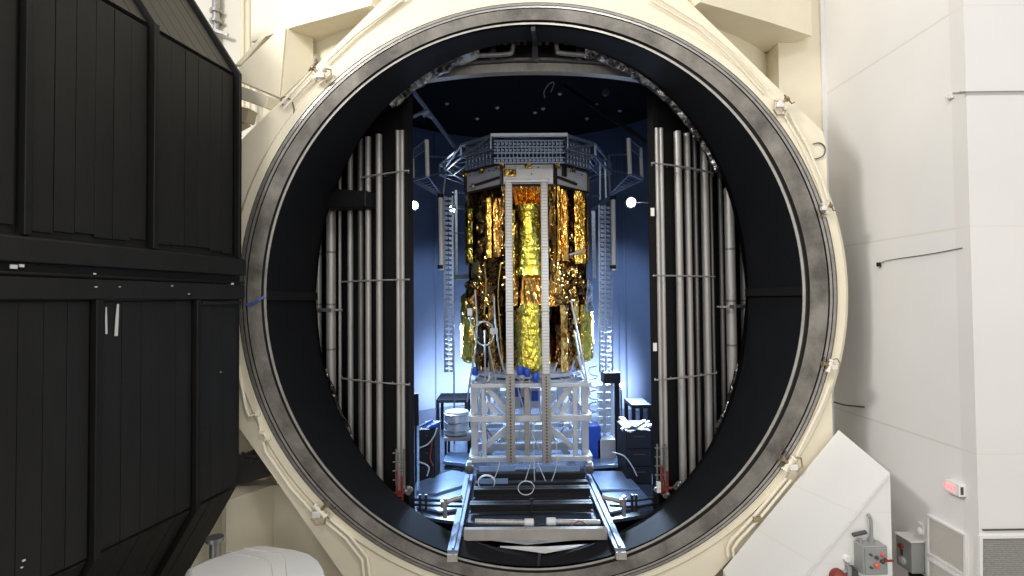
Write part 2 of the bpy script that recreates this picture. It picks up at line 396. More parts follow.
# ------------------------------------------------------------------ vacuum chamber outside
CX, CZ, DC = .66, 7.15, 20.06               # vessel axis (vertical) and height of the door axis
ch = thing('vacuum_chamber', 'huge cream painted vacuum chamber with an open round doorway', 'chamber', V((CX, DC, 0)))
def circ(px, py, rpx, d, n=160):
    c = P(px, py, d); r = rpx*d/F; e = (rpx-282)/13*.0075
    return [V((c.x+r*(1+e)*math.cos(2*PI*k/n), d, c.z+r*(1-e)*math.sin(2*PI*k/n))) for k in range(n)]
NSEG = 160
CPX, CPY = 539.0, 293.0
def ring_part(name, m, prof, smooth=35):
    MB().rings([circ(*p, n=NSEG) for p in prof]).build(name, m, ch, smooth=smooth)
ring_part('collar', 'cream', [(539.5, 293, 306, 11.25), (539.5, 293, 306.5, 11.02), (539.5, 293, 304.5, 10.95), (539.5, 293, 297.5, 10.95), (539.5, 293, 297, 11.0)])
ring_part('flange_lip', 'flrim', [(539.5, 293, 297, 10.99), (539.5, 293, 296.6, 10.90), (539.5, 293, 294.1, 10.89), (539.5, 293, 294.0, 10.96)])
ring_part('seal_groove', 'groove', [(539.5, 293, 294.6, 10.96), (539.5, 293, 293.2, 10.96)])
ring_part('flange_lip', 'flrim', [(539.5, 293, 293.3, 10.96), (539.5, 293, 293.2, 10.88), (539.5, 293, 290.9, 10.88), (539.5, 293, 290.8, 10.94)])
ring_part('seal_groove', 'groove', [(539.5, 293, 291.4, 10.94), (539.3, 293, 289.8, 10.94), (539.3, 293, 289.6, 10.87)])
ring_part('flange_face', 'flange', [(539.3, 293, 289.6, 10.87), (537, 293, 275.8, 10.90)])
ring_part('inner_groove', 'groove', [(537, 293, 275.8, 10.90), (536.6, 293, 275, 11.0), (536, 293, 273, 11.0)])
ring_part('edge_strip', 'edge', [(536, 293, 273, 11.0), (536, 293, 272.6, 10.94), (535.7, 293, 270.4, 10.94), (535.7, 293, 270, 11.0)])
# tunnel liner that ends where it meets the vertical vessel
RT = 270.0*10.98/F; RV = 8.43; VC = V((CX, DC, 0))
c0 = P(535.7, 293, 10.98)
def tun(k, t, n=NSEG):
    a = 2*PI*k/n; x0 = c0.x+RT*math.cos(a); zz = c0.z+RT*math.sin(a)
    xs = x0+.08+.105*math.cos(a)
    dy = DC-math.sqrt(max(RV**2-(xs-CX)**2, .1))
    dy = max(dy, 11.5)
    return V((lerp(x0, xs, t), lerp(10.98, dy, t), zz))
rg = [[tun(k, t) for k in range(NSEG)] for t in (0, .33, .66, 1)]
back = [V((CX+(p.x-CX)*1.035, p.y+.02, CZ+(p.z-CZ)*1.035)) for p in rg[-1]]
rg2 = [[V((CX+(p.x-CX)*1.035, p.y, CZ+(p.z-CZ)*1.035)) for p in r] for r in rg]
tl = MB().rings(rg+[back]+list(reversed(rg2))).build('tunnel_liner', 'liner', ch, smooth=40)
# joints of the liner: one bar each side, a notch at the top and at the bottom
def liner_bar(name, k0, width, dep, m):
    b = MB(); pts = []
    for t in (0, .5, 1.0):
        p = tun(k0, t); n = (V((c0.x, p.y, c0.z))-p).normalized(); pts.append(p+n*dep/2)
    for i in range(2): b.bar(pts[i], pts[i+1], dep, width, up=(0, 0, 1)) if abs(math.cos(2*PI*k0/NSEG)) > .7 else b.bar(pts[i], pts[i+1], width, dep)
    return b.build(name, m, ch)
liner_bar('joint_bar', 0, .20, .07, 'dark'); liner_bar('joint_bar', 80, .20, .07, 'dark')
liner_bar('joint_bar', 40, .09, .10, 'darkm'); liner_bar('joint_bar', 120, .06, .05, 'darkm')
# front plate: octagon corners behind the round collar
n = NSEG; cpl = P(539.5, 293, 11.1); S = 11.1/F
def plate_r(a):
    r = 304.0; c, s = math.cos(a), math.sin(a)
    oct_ = 1e9
    for th, ap in ((45, 315), (135, 318), (215, 317), (315, 317), (0, 289), (180, 330), (90, 360), (270, 360)):
        k = math.cos(a-R(th))
        if k > .05: oct_ = min(oct_, ap/k)
    return max(r, oct_)*S
outer = [V((cpl.x+plate_r(2*PI*k/n)*math.cos(2*PI*k/n), 11.0, cpl.z+plate_r(2*PI*k/n)*math.sin(2*PI*k/n))) for k in range(n)]
inner = [V((cpl.x+6.1*math.cos(2*PI*k/n), 11.0, cpl.z+6.1*math.sin(2*PI*k/n))) for k in range(n)]
sh = lambda L, e: [p+V((0, e, 0)) for p in L]
MB().rings([inner, outer, sh(outer, .22), sh(inner, .22), inner]).build('front_plate', 'cream', ch, smooth=30)
# vessel shell: vertical cylinder strips around the doorway; inside and outside skins
def shell(name, m, rad, hole, zlo, zhi, cx=None):
    b = MB(); N = 200
    for i in range(N):
        a0, a1 = 2*PI*i/N, 2*PI*(i+1)/N
        p0 = V((CX+rad*math.sin(a0), DC-rad*math.cos(a0), 0)); p1 = V((CX+rad*math.sin(a1), DC-rad*math.cos(a1), 0))
        def q(p, z): return V((p.x, p.y, z))
        fr = math.cos((a0+a1)/2) > 0
        def hh(p):
            dx = p.x-c0.x-.03
            return math.sqrt(max(hole**2-dx*dx, 0)) if fr else 0
        h0, h1 = hh(p0), hh(p1)
        if h0 <= 0 and h1 <= 0:
            b.add([q(p0, zlo), q(p1, zlo), q(p1, zhi), q(p0, zhi)], [(0, 1, 2, 3)])
        else:
            b.add([q(p0, c0.z+h0), q(p1, c0.z+h1), q(p1, zhi), q(p0, zhi)], [(0, 1, 2, 3)])
            b.add([q(p0, zlo), q(p1, zlo), q(p1, c0.z-h1), q(p0, c0.z-h0)], [(0, 1, 2, 3)])
    return b.build(name, m, ch, smooth=30)
shell('inner_skin', 'shroud_out', RV, RT, .9, 26)
shell('outer_skin', 'cream', 9.1, 6.35, 0, 26.2)
MB().lathe((CX, DC, 26), [(9.2, 0), (9.2, .3)], 64).build('roof', 'shroud_out', ch)
MB().lathe((CX, DC, .6), [(8.6, 0), (8.6, .3)], 64).build('base_plate', 'shroud_out', ch)
# curved girder left and right of the doorway, high up
zg = P(760, 20, 11.7).z
def girder(pts, zlo, zhi, depth, name='ring_girder'):
    q = bez([PZ(px, py, zg) for px, py in pts], 16)
    b = MB(); r = []
    for p in q:
        n = (V((CX, DC, 0))-V((p.x, p.y, 0))).normalized()*depth
        r.append([V((p.x, p.y, zlo)), V((p.x, p.y, zhi)), V((p.x+n.x, p.y+n.y, zhi)), V((p.x+n.x, p.y+n.y, zlo))])
    b.rings(r); b.f.append((0, 1, 2, 3)); e = len(b.v); b.f.append((e-4, e-3, e-2, e-1))
    return b.build(name, 'cream', ch, smooth=30)
girder([(700, 2), (735, 12), (775, 24), (812, 36)], zg, 24, 1.6)
girder([(372, 5), (330, 17), (290, 28), (251, 42)], zg, 24, 1.6)
# flat column beside the right wall
q0, q1 = P(775, 60, 12.95), P(829, 60, 12.8)
MB().box2((q0.x, 12.78, 0), (WX-.02, 13.4, 24)).build('side_column', 'cream', ch)
MB().box2((P(150, 440, 13).x, 12.6, 0), (P(268, 440, 12.7).x, 13.2, 7-1.9)).build('side_column', 'cream', ch)
MB().prism([P(238, 457, 12.2), P(250, 452, 12.2), P(277, 474, 12.2), P(236, 486, 12.2)], (0, .35, 0)).build('opening_shade', 'greyd', ch)  # solid dark block stands in for the shade in this gap
# gusset plates upper left
def plate(pts, thick, m='cream', name='gusset', bev=.012):
    pp = [V(p) for p in pts]; n = (pp[1]-pp[0]).cross(pp[2]-pp[0]).normalized()
    return MB().prism([p-n*thick/2 for p in pp], n*thick).build(name, m, ch, bevel=bev)
plate([P(281, 30, 12.0), P(287, 29, 11.98), P(281, 99, 11.55), P(240, 82, 11.9), P(240, 70, 12.0)], .12)
plate([P(287, 29, 12.0), P(281, 99, 11.55), P(313, 68, 12.3), P(313, 38, 12.5)], .05)
plate([P(262, 37, 12.4), P(268, 36, 12.4), P(242, 66, 12.3), P(236, 66, 12.35)], .10)
# square beam end upper left
b = MB(); a0, a1 = P(225, 87, 11.6), P(272, 104, 11.05)
b.bar(a0, a1, .28, .26); b.build('beam_end', 'cream', ch, bevel=.012)
b = MB(); b.bar(P(228, 112, 11.9), P(252, 117, 11.8), .3, .3); b.bar(P(232, 128, 12.0), P(246, 120, 12.0), .25, .25); b.build('beam_stub', 'cream', ch, bevel=.012)
# box beam lower left
zt = 7-4.25
tq = [PZ(226, 501, zt), PZ(275, 484.5, zt), PZ(273, 475.5, zt), PZ(222, 489, zt)]
MB().hexa([V((p.x, p.y, .0)) for p in tq]+tq).build('lower_beam', 'cream', ch, bevel=.015)
e = PZ(275, 484.5, zt); e2 = PZ(352, 577, zt-2.2)
plate([e, V((e.x+2.2, e.y-.1, zt)), V((e.x+2.2, e.y-.1, 0)), V((e.x, e.y, 0))], .1, name='web_plate')
b = MB(); b.bar(P(236, 392, 12.2), P(262, 408, 11.6), .14, .3); b.build('flange_bracket', 'cream', ch, bevel=.01)
plate([P(232, 424, 12.0), P(232, 431, 12.0), P(257, 431, 11.6), P(250, 428, 11.6)], .3, 'white', 'bracket_tip')
b = MB()
b.path([P(238, 455, 11.5), P(270, 458, 11.3)], .03); b.path([P(238, 459, 11.5), P(270, 461, 11.3)], .03)
for px in (243, 252, 258): b.bar(P(px, 452, 11.45), P(px, 463, 11.45), .05)
tag(b.build('hydraulic_line', 'cabled', smooth=40), 'twin dark lines between the black door and the cream ring', 'hose')
# ------------------------------------------------------------------ pipes and fittings on the cream plate
def conduit(label, lines, r=.026, d=10.93, m='creamp', name='conduit'):
    b = MB()
    for L in lines: b.path([P(x, y, d) for x, y in L], r, 8)
    return tag(b.build(name, m, smooth=40), label, 'conduit')
conduit('cream twin conduit along the upper left edge of the doorway plate', [[(279, 106), (296, 88), (312, 71)], [(326, 62), (352, 37), (400, -2)], [(284, 109), (300, 91), (314, 77)], [(330, 58), (356, 34), (408, -4)]])
conduit('cream twin conduit along the upper right edge of the doorway plate', [[(655, -4), (700, 24), (735, 53), (768, 90)], [(650, 0), (698, 28), (730, 56), (764, 94)]], r=.02)
conduit('cream conduit dropping along the right rim above the lone valve', [[(788, 112), (806, 143), (822, 180), (828, 200)], [(784, 115), (802, 147), (818, 184), (824, 203)]])
conduit('cream conduit running down the lower right rim', [[(829, 385), (822, 404), (804, 440), (796, 456)]], r=.035)
t = conduit('cream twin pipes with elbows at the lower right of the doorway plate', [[(786, 478), (755, 515), (731, 540), (727, 547), (728, 556)], [(791, 480), (760, 518), (738, 541), (733, 549), (734, 558)]], r=.032)
b = MB(); b.box(P(757, 519, 10.9), (.18, .06, .1)); b.build('clamp', 'brass', t, bevel=.01)
t = conduit('stepped cream conduit along the lower left edge of the doorway plate', [[(238, 366), (246, 408), (249, 416), (258, 414), (261, 430), (268, 438), (263, 442), (266, 452), (290, 487), (316, 516)], [(326, 522), (345, 538), (362, 560), (364, 580)], [(330, 519), (349, 535), (367, 557), (370, 580)]], r=.034)
for x, y in ((262, 432), (268, 438), (258, 414)): MB().box(P(x, y, 10.93), (.10, .1, .08)).build('coupling', 'creamp', t, bevel=.01)
def valve(px, py, label, m='brass', s=1.0, rot=0):
    c = P(px, py, 10.82); t = thing('valve_fitting', label, 'valve', c+V((0, .1, 0)))
    X = V((math.cos(R(rot)), 0, math.sin(R(rot)))); Z = V((-math.sin(R(rot)), 0, math.cos(R(rot))))
    MB().tube(c-X*.14*s, c+X*.14*s, .045*s).tube(c-X*.15*s, c-X*.11*s, .065*s).tube(c+X*.11*s, c+X*.15*s, .065*s).build('body', 'creamp', t, smooth=40)
    MB().tube(c, c+Z*.16*s, .03*s).tube(c+Z*.15*s, c+Z*.19*s, .06*s).build('stem', m, t, smooth=40)
    MB().path([c+Z*.18*s-X*.1*s, c+Z*.18*s+X*.14*s, c+Z*.24*s+X*.16*s], .014*s, 6).build('handle', 'cabled', t, smooth=40)
    MB().box(c-Z*.07*s+V((0, -.04, 0)), (.14*s, .1, .10*s)).build('coil', 'panelw', t, bevel=.012)
    MB().path([c+X*.14*s, c+X*.22*s-Z*.1*s, c+X*.12*s-Z*.22*s, c-X*.02*s-Z*.2*s], .016*s, 6).build('tube', m, t, smooth=40)
    return t
valve(319, 74, 'dark brass valve with white block at the upper left of the ring', rot=45, s=1.1)
valve(781, 104, 'brass valve with bent handle at the upper right of the ring', rot=-50)
valve(825, 208, 'small valve with hooked pipe on the right rim, above the middle', rot=-70, s=.8)
valve(830, 366, 'white valve on the right rim, just below the middle', rot=70, s=.9)
valve(789, 464, 'brass valve cluster at the lower right of the ring', rot=50, s=1.15)
valve(320, 511, 'white valve with dark port at the lower left of the ring', rot=-45, s=1.15)
def hose(label, pts, d, r, m, name='hose'):
    b = MB(); b.path(bez([P(x, y, d) for x, y in pts], 28), r, 6)
    return tag(b.build(name, m, smooth=50), label, 'hose')
hose('thin grey looped cable sticking out at the upper left rim', [(283, 105), (281, 99), (286, 97), (292, 102), (294, 112), (291, 119)], 10.97, .013, 'cabled', 'cable')
hose('thin grey looped cable sticking out at the upper right rim', [(804, 155), (813, 159), (823, 156), (825, 148), (820, 143), (813, 144)], 10.97, .013, 'cabled', 'cable')
b = MB(); L = [P(246, 304.5, 10.84), P(252, 304, 10.84), P(258, 300, 10.84), P(264, 297, 10.88)]
for a, c in zip(L, L[1:]): b.bar(a, c, .05, .012, up=(0, 1, 0))
tag(b.build('tape_strip', 'tape'), 'blue tape strip stuck on the left of the grey flange', 'tape')

# ------------------------------------------------------------------ black chamber door, swung open on the left
DP0 = P(240, 300, 10.35); DU = V((.217, 1, 0)).normalized(); DN = V((DU.y, -DU.x, 0))
def dpos(u, off, z): return DP0+DU*u+DN*off+V((0, 0, z-DP0.z))
def dhit(px, py):
    r = ray(px, py); t = (DP0-CAM).dot(DN)/r.dot(DN); p = CAM+r*t
    return (p-DP0).dot(DU), p.z
door = thing('chamber_door', 'towering black ribbed chamber door swung open at the left', 'door', V((DP0.x-1.0, 6.5, 0)))
zt, zb = dhit(234, 77)[1], dhit(230, 488)[1]
ZT, ZB = zt+2.9, .45; OT, OB = -1.95, -1.9
prof = [(-3.0, ZB), (OB, ZB), (0, zb), (0, zt), (OT, ZT), (-3.0, ZT)]
U0 = -10.5
def dprism(prof, u0, u1): 
    return MB().prism([dpos(u0, o, z) for o, z in prof], DU*(u1-u0))
dprism(prof, U0, -.10).build('shell', 'black', door)
e = [(-3.2, ZB), (OB-.06, ZB), (-.10, zb-.02), (-.10, zt+.02), (OT-.06, ZT), (-3.2, ZT)]
dprism(e, -.10, .12).build('rim', 'black2', door, bevel=.02)
# waist levels
wz = [dhit(241, y)[1] for y in (262, 276, 285, 299)]
wlo, wh = dhit(241, 299.5)[1], dhit(241, 259)[1]
def boards(u0, u1, z0, z1, n, off, name, g=.0045, stagger=.035, slant=None):
    b = MB()
    for i in range(n):
        a = u0+(u1-u0)*i/n+g; c = u0+(u1-u0)*(i+1)/n-g; dz = random.uniform(-stagger, stagger); t = off+random.uniform(-.004, .004)
        if slant is None: b.prism([dpos(a, 0, z0+dz), dpos(a, 0, z1), dpos(a, t, z1), dpos(a, t, z0+dz)], DU*(c-a))
        else:
            (o0, s0), (o1, s1) = slant; q = V((s1-s0, -(o1-o0))).normalized() if False else None
            n_ = V((s1-s0, o0-o1)).normalized() if False else None
            nx, nz = (s1-s0), -(o1-o0); l = math.hypot(nx, nz); nx, nz = nx/l*t, nz/l*t
            if s1 < s0: nx, nz = -nx, -nz
            b.prism([dpos(a, o0, s0), dpos(a, o1, s1), dpos(a, o1+nx, s1+nz), dpos(a, o0+nx, s0+nz)], DU*(c-a))
    return b.build(name, 'black', door, bevel=.004)
def uof(px, py): return dhit(px, py)[0]
ur = [-9.9]+[uof(x, 150) for x in (20, 149, 234)]
for i in range(3):
    a, c = ur[i]+.09, ur[i+1]-.09; nb = max(4, round((c-a)/.27))
    boards(a, c, wh+.10, zt-.04, nb, .05, 'upper_panel')
    boards(a, c, 0, 0, nb, .05, 'upper_slanted_panel', slant=((0, zt+.02), (OT, ZT)))
for u in ur[1:]:
    w = .09 if u < -.5 else .07
    b = MB(); b.prism([dpos(u-w/2, 0, wh), dpos(u-w/2, .15, wh), dpos(u-w/2, .15, zt+.05), dpos(u-w/2, 0, zt)], DU*w)
    b.prism([dpos(u-w/2, 0, zt), dpos(u-w/2, .15, zt+.05), dpos(u-w/2, OT+.12, ZT+.08), dpos(u-w/2, OT, ZT)], DU*w)
    b.build('upper_rib', 'black2', door, bevel=.012)
# waist: two beams with a recessed rail between
dprism([(0, wz[1]), (.16, wz[1]-.0), (.16, wh-.03), (0, wh+.03)], U0, -.02).build('waist_beam', 'black', door, bevel=.02)
dprism([(0, wlo), (.13, wlo), (.13, wz[2]), (0, wz[2]+.02)], U0, -.02).build('waist_beam', 'black', door, bevel=.02)
MB().path([dpos(U0, .12, wz[2]+.04), dpos(-.04, .12, wz[2]+.04)], .025, 8).build('waist_rail', 'black2', door, smooth=40)
lr = [-9.9]+[uof(x, 400) for x in (92, 193)]+[-.13]
for i in range(3):
    a, c = lr[i]+.08, lr[i+1]-.08; nb = max(3, round((c-a)/.30))
    boards(a, c, zb+.03, wlo-.03, nb, .04, 'lower_panel', stagger=.02)
    boards(a, c, 0, 0, nb, .045, 'lower_slanted_panel', slant=((0, zb-.02), (OB, ZB)))
for u in lr[1:3]:
    w = .10
    b = MB(); b.prism([dpos(u-w/2, 0, zb), dpos(u-w/2, .13, zb-.05), dpos(u-w/2, .13, wlo), dpos(u-w/2, 0, wlo)], DU*w)
    b.prism([dpos(u-w/2, 0, zb), dpos(u-w/2, .13, zb-.05), dpos(u-w/2, OB+.12, ZB-.08), dpos(u-w/2, OB, ZB)], DU*w)
    b.build('lower_rib', 'black2', door, bevel=.012)
for x0, x1, y in ((-60, 26, 296.5), (95, 155, 299), (198, 237, 303)):
    u0, z0 = dhit(x0, y); u1, z1 = dhit(x1, y); MB().prism([dpos(u0, 0, z1-.03), dpos(u0, .10, z1-.03), dpos(u0, .10, z1+.04), dpos(u0, 0, z1+.04)], DU*(u1-u0)).build('batten', 'black', door, bevel=.01)
# white scrapes and chips in the black paint
def scrape(pts, w, off=.052):
    b = MB(); q = [dpos(dhit(x, y)[0], off, dhit(x, y)[1]) for x, y in pts]
    for i in range(len(q)-1):
        ww = w*(1 if i else .6)
        b.hexa([q[i]-DU*ww/2, q[i]+DU*ww/2, q[i+1]+DU*w/2, q[i+1]-DU*w/2]+[p+DN*.006 for p in (q[i]-DU*ww/2, q[i]+DU*ww/2, q[i+1]+DU*w/2, q[i+1]-DU*w/2)])
    b.build('paint_scrape', 'mark', door, label='white scrape in the black paint')
scrape([(103, 307), (103, 320), (103.3, 334)], .03); scrape([(115, 304), (114, 318), (113, 336)], .05)
for x, y, s, off in ((4, 267, .07, .15), (12, 266, .05, .15), (226, 284, .05, .14), (86, 274, .03, .15), (88, 287, .025, .14), (165, 286, .025, .14), (182, 294, .025, .14), (112, 287, .02, .14), (20, 560, .03, .06), (18, 567, .02, .06), (218, 372, .02, .06), (96, 544, .025, .06)):
    u, z = dhit(x, y); b = MB(); c = dpos(u, off, z); b.box(c, (.02, s, s*.7), Matrix.Rotation(-math.atan(.217), 3, 'Z')); b.build('paint_chip', 'mark', door, label='white chip in the black paint')
# hinge arm out of the back
b = MB(); b.bar(dpos(-.5, -2.6, 6.2), V((-5.9, 11.4, 6.2)), .4, .5); b.bar(dpos(-.5, -2.6, 9.2), V((-5.9, 11.4, 9.2)), .4, .5); b.build('hinge_arm', 'cream', door)

# ------------------------------------------------------------------ rounded white cover and post, lower left foreground
c0_ = PZ(262, 546, 2.80); 
b = MB()
tp = [PZ(*q, 2.80) for q in ((184, 568), (205, 558), (232, 549), (250, 544.5), (264, 543.5), (296, 548), (310, 552), (320, 559), (326, 569), (329, 584), (322, 640), (184, 640))]
mid = sum(tp, V())/len(tp)
def ins(p, k, z): q = mid+(p-mid)*k; return V((q.x, q.y, z))
b.rings([[ins(p, 1.0, 0) for p in tp], [ins(p, 1.0, 2.55) for p in tp], [ins(p, .985, 2.70) for p in tp], [ins(p, .95, 2.78) for p in tp], [ins(p, .88, 2.80) for p in tp]])
n = len(b.v); b.f.append(tuple(range(n-12, n)))
cv = b.build('rounded_cover', 'white', smooth=50); tag(cv, 'white rounded equipment cover in the lower left foreground', 'cover')
b = MB()
for (x0, y0), (x1, y1), (x2, y2) in (((229, 551.5), (271, 561), (274, 590)), ((243, 547.5), (285, 555), (288, 590))):
    b.path([PZ(x0, y0, 2.80), PZ(x1-4, y1-1, 2.80), PZ(x1, y1+3, 2.80), PZ(x2, y2, 2.80)], .008, 6)
b.build('seam', 'seam', cv)
q = P(215, 548, 9.6)
b = MB(); b.tube(V((q.x, q.y, 0)), P(215, 541, 9.6), .09); b.tube(P(215, 541, 9.6), P(215, 537, 9.6), .15)
tag(b.build('steel_post', 'steel', smooth=40), 'short steel post with cap between the black door and the white cover', 'post')
# pipe upper left on the far wall
b = MB(); b.path([P(216, -30, 17.3), P(216, 24, 17.3)], .12, 12); q = P(216, 22, 17.3); b.path([q, V((q.x, q.y, 0))], .08, 10); b.bar(P(213, 30, 17.2), P(228, 35, 17.2), .1)
for y in (10, 20): b.tube(P(216, y, 17.3), P(216, y+3, 17.3), .19)
tag(b.build('standpipe', 'steel', smooth=40), 'grey vertical pipe with couplings above the black door on the far wall', 'pipe')
for px in (243, 249): 
    MB().tube(P(px, 120, 16.9), P(px, -60, 16.9), .07).build('trim_3', 'cream', kind='structure', smooth=40)
# ------------------------------------------------------------------ inside the chamber: cold shroud with pipes
RS = 7.75
def cyl_hit(px, rad, near=True):
    r = ray(px, 300); k = r.x/r.y
    A = 1+k*k; B = -2*(k*CX+DC); C_ = CX*CX+DC*DC-rad*rad; D_ = math.sqrt(max(B*B-4*A*C_, 0))
    d = (-B-D_)/(2*A) if near else (-B+D_)/(2*A); return V((k*d, d, 0))
def ang(p): return math.atan2(p.x-CX, DC-p.y)
aL, aR = ang(cyl_hit(411.5, RS-.16)), ang(cyl_hit(652.0, RS-.16))
sh = thing('cold_shroud', 'black walled inner shroud of the chamber, blue lit inside', 'shroud', V((CX, DC, 1.3)))
ZS0, ZS1 = 1.35, 25.9
def arc_wall(name, m, r0, r1, a0, a1, z0, z1, n, par, **k):
    b = MB(); rr = []
    for i in range(n+1):
        a = lerp(a0, a1, i/n); s, c = math.sin(a), math.cos(a)
        rr.append([V((CX+r0*s, DC-r0*c, z0)), V((CX+r1*s, DC-r1*c, z0)), V((CX+r1*s, DC-r1*c, z1)), V((CX+r0*s, DC-r0*c, z1))])
    b.rings(rr); b.f.append((0, 1, 2, 3)); e = len(b.v); b.f.append((e-4, e-3, e-2, e-1))
    return b.build(name, m, par, smooth=30, **k)
zl = P(535, 70, cyl_hit(535, RS).y).z       # underside of the header over the opening
arc_wall('outer_wall', 'shroud_out', RS-.06, RS, aR, aL+2*PI, ZS0, ZS1, 150, sh)
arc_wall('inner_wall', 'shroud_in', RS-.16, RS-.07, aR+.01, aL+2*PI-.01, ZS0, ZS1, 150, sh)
arc_wall('lintel_wall', 'shroud_out', RS-.12, RS, aL, aR, zl+.15, ZS1, 24, sh)
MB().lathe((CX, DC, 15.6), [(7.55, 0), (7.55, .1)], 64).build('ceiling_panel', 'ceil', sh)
for px, py in ((447, 103), (497, 107), (535, 112), (543, 108), (596, 104), (477, 118), (587, 118), (560, 93), (620, 110)):
    q = PZ(px, py, 15.58); MB().lathe(q, [(.10, 0), (.10, -.05), (.05, -.09), (0, -.09)], 12).build('ceiling_fixture', 'steel', sh, smooth=40)
hb = arc_wall('header_beam', 'post', RS-.05, RS+.16, aL-.02, aR+.02, zl-.10, zl+.10, 30, sh)
arc_wall('header_flange', 'piped', RS-.05, RS+.28, aL-.02, aR+.02, zl+.12, zl+.17, 30, sh)
# seams of the inner wall panels
for k, px in enumerate((436, 618, 625)):
    p = cyl_hit(px, RS-.2, False); 
    MB().box2((p.x-.03, p.y-.05, 1.5), (p.x+.03, p.y+.0, 18)).build('panel_seam', 'shroud_in', sh)
# jambs on both sides of the opening
for a, s, lab in ((aL, -1, 'L'), (aR, 1, 'R')):
    arc_wall('jamb', 'shroud_out', RS-.17, RS+.06, a-.012 if s < 0 else a-.008, a+.008 if s < 0 else a+.012, ZS0, zl-.1, 2, sh)
for y in (212, 347):                        # two small white tags on the right jamb
    p = cyl_hit(655.5 if y > 300 else 652.5, RS+.1); q = P(655 if y > 300 else 652.5, y, p.y-.02); MB().box(q, (.09, .02, .2)).build('tag_plate', 'white', sh)
# pipes
zb_, zt_ = 7-4.72, 7+4.25
def pipes(group, specs, side):
    for px, w, kind, lo, hi, lab in specs:
        p = cyl_hit(px, RS+(.34 if kind == 'fat' else .13)); r = w*p.y/F/2
        t = thing('vertical_pipe', lab, 'pipe', V((p.x, p.y, lo)), group)
        if kind == 'double':
            for dx in (-.52, .52): MB().tube(V((p.x+dx*r, p.y, lo)), V((p.x+dx*r, p.y, hi)), r*.48, 14).build('tube', 'pipe', t, smooth=40)
            MB().box2((p.x-r*.2, p.y-r*.1, lo), (p.x+r*.2, p.y+r*.5, hi)).build('web', 'piped', t)
        else:
            mm = 'piped' if kind == 'dark' else 'pipe'
            MB().tube(V((p.x, p.y, lo)), V((p.x, p.y, hi)), r, 18).build('tube', mm, t, smooth=40)
            if kind == 'fat':
                b = MB(); b.lathe((p.x, p.y, hi-.05), [(r*1.08, 0), (r*1.08, .1), (r*.8, .16), (0, .17)], 18); b.build('cap', mm, t, smooth=40)
                for z in (7-.1, 7-1.3, 7+1.3): MB().lathe((p.x, p.y, z), [(r*1.03, 0), (r*1.06, .02), (r*1.03, .05)], 18).build('weld_ring', 'piped', t, smooth=40)
zf = 7+2.9; zl_ = 1.6
pipes('manifold pipes left of the shroud opening', [
    (400.5, 8.5, 'double', zb_, zt_, 'grey double pipe next to the left edge of the blue-lit opening'),
    (379.5, 6.5, 'pipe', zb_, zt_, 'second pipe left of the blue-lit opening, pale and plain'),
    (368.5, 6.0, 'pipe', zb_, zt_, 'third pipe left of the opening, close beside a darker one'),
    (361, 5.5, 'dark', zb_, zt_, 'dark grey pipe, fourth to the left of the opening'),
    (350.5, 5.5, 'pipe', zb_, zt_, 'fifth pipe left of the opening, just right of the thin one'),
    (340, 3.2, 'pipe', zb_, zt_, 'thin pipe between the capped fat pipe and the five on the left'),
    (331, 9.5, 'fat', zl_, zf, 'fat capped pipe beneath the black box on the left'),
    (318.5, 6.5, 'fat', zl_, zf, 'leftmost vertical pipe, half hidden by the round liner edge')], -1)
pipes('manifold pipes right of the shroud opening', [
    (661.5, 8.5, 'double', zb_, zt_, 'grey double pipe next to the right edge of the blue-lit opening'),
    (680, 7.5, 'pipe', zb_, zt_, 'second pipe right of the blue-lit opening, wide and pale'),
    (689.5, 6.5, 'pipe', zb_, zt_, 'third pipe right of the blue-lit opening'),
    (697, 4.0, 'dark', zb_, zt_, 'thin dark pipe, fourth to the right of the opening'),
    (706.5, 8.0, 'pipe', zb_, zt_, 'fifth pipe right of the opening, the last in the banded row'),
    (713, 3.0, 'dark', zb_, zt_, 'thin dark pipe at the end of the right banded row'),
    (722, 4.5, 'dark', zl_, 7+3.6, 'narrow dark pipe beside the fat capped pipe on the right'),
    (731, 10, 'fat', zl_, zf, 'fat capped pipe at the right of the chamber opening'),
    (744.5, 7.5, 'fat', zl_, zf-.2, 'rightmost vertical pipe against the round liner edge')], 1)
def band(label, px0, px1, y, yref, part=False):
    zz = P(yref[0], yref[1], cyl_hit(yref[0], RS+.3).y).z; b = MB(); L = []
    for i in range(13):
        p = cyl_hit(lerp(px0, px1, i/12), RS+.29); L.append(V((p.x, p.y, zz)))
    b.path(L, .022, 6)
    for i in range(0, 13, 3): p = cyl_hit(lerp(px0, px1, i/12), RS+.1); b.tube(L[i], V((p.x, p.y, zz)), .02, 6)
    tag(b.build('pipe_band', 'pipe', smooth=40), label, 'bracket')
for y, w in ((171, 'top'), (279.5, 'middle'), (384.5, 'lowest')): band('thin curved steel band across the left pipes, the %s of three' % w, 342 if y > 200 else 362, 409, y, (404, y))
for y, w in ((163, 'top'), (275.5, 'middle'), (380, 'lowest')): band('thin curved steel band across the right pipes, the %s of three' % w, 654, 715, y, (656, y))
for px0, px1, y, l in ((317, 332, 310, 'left'), (728, 748, 306, 'right')):
    b = MB(); p, q = cyl_hit(px0, RS+.45), cyl_hit(px1, RS+.45); z = P(px1, y, q.y).z; b.bar(V((p.x, p.y, z)), V((q.x, q.y, z)), .05, .09)
    for pp in (p, q): 
        n = (V((CX, DC, 0))-V((pp.x, pp.y, 0))).normalized()*.3; b.bar(V((pp.x, pp.y, z)), V((pp.x+n.x, pp.y+n.y, z)), .05)
    tag(b.build('pipe_bracket', 'pipe'), 'short steel bracket joining the two fat pipes on the %s' % l, 'bracket')
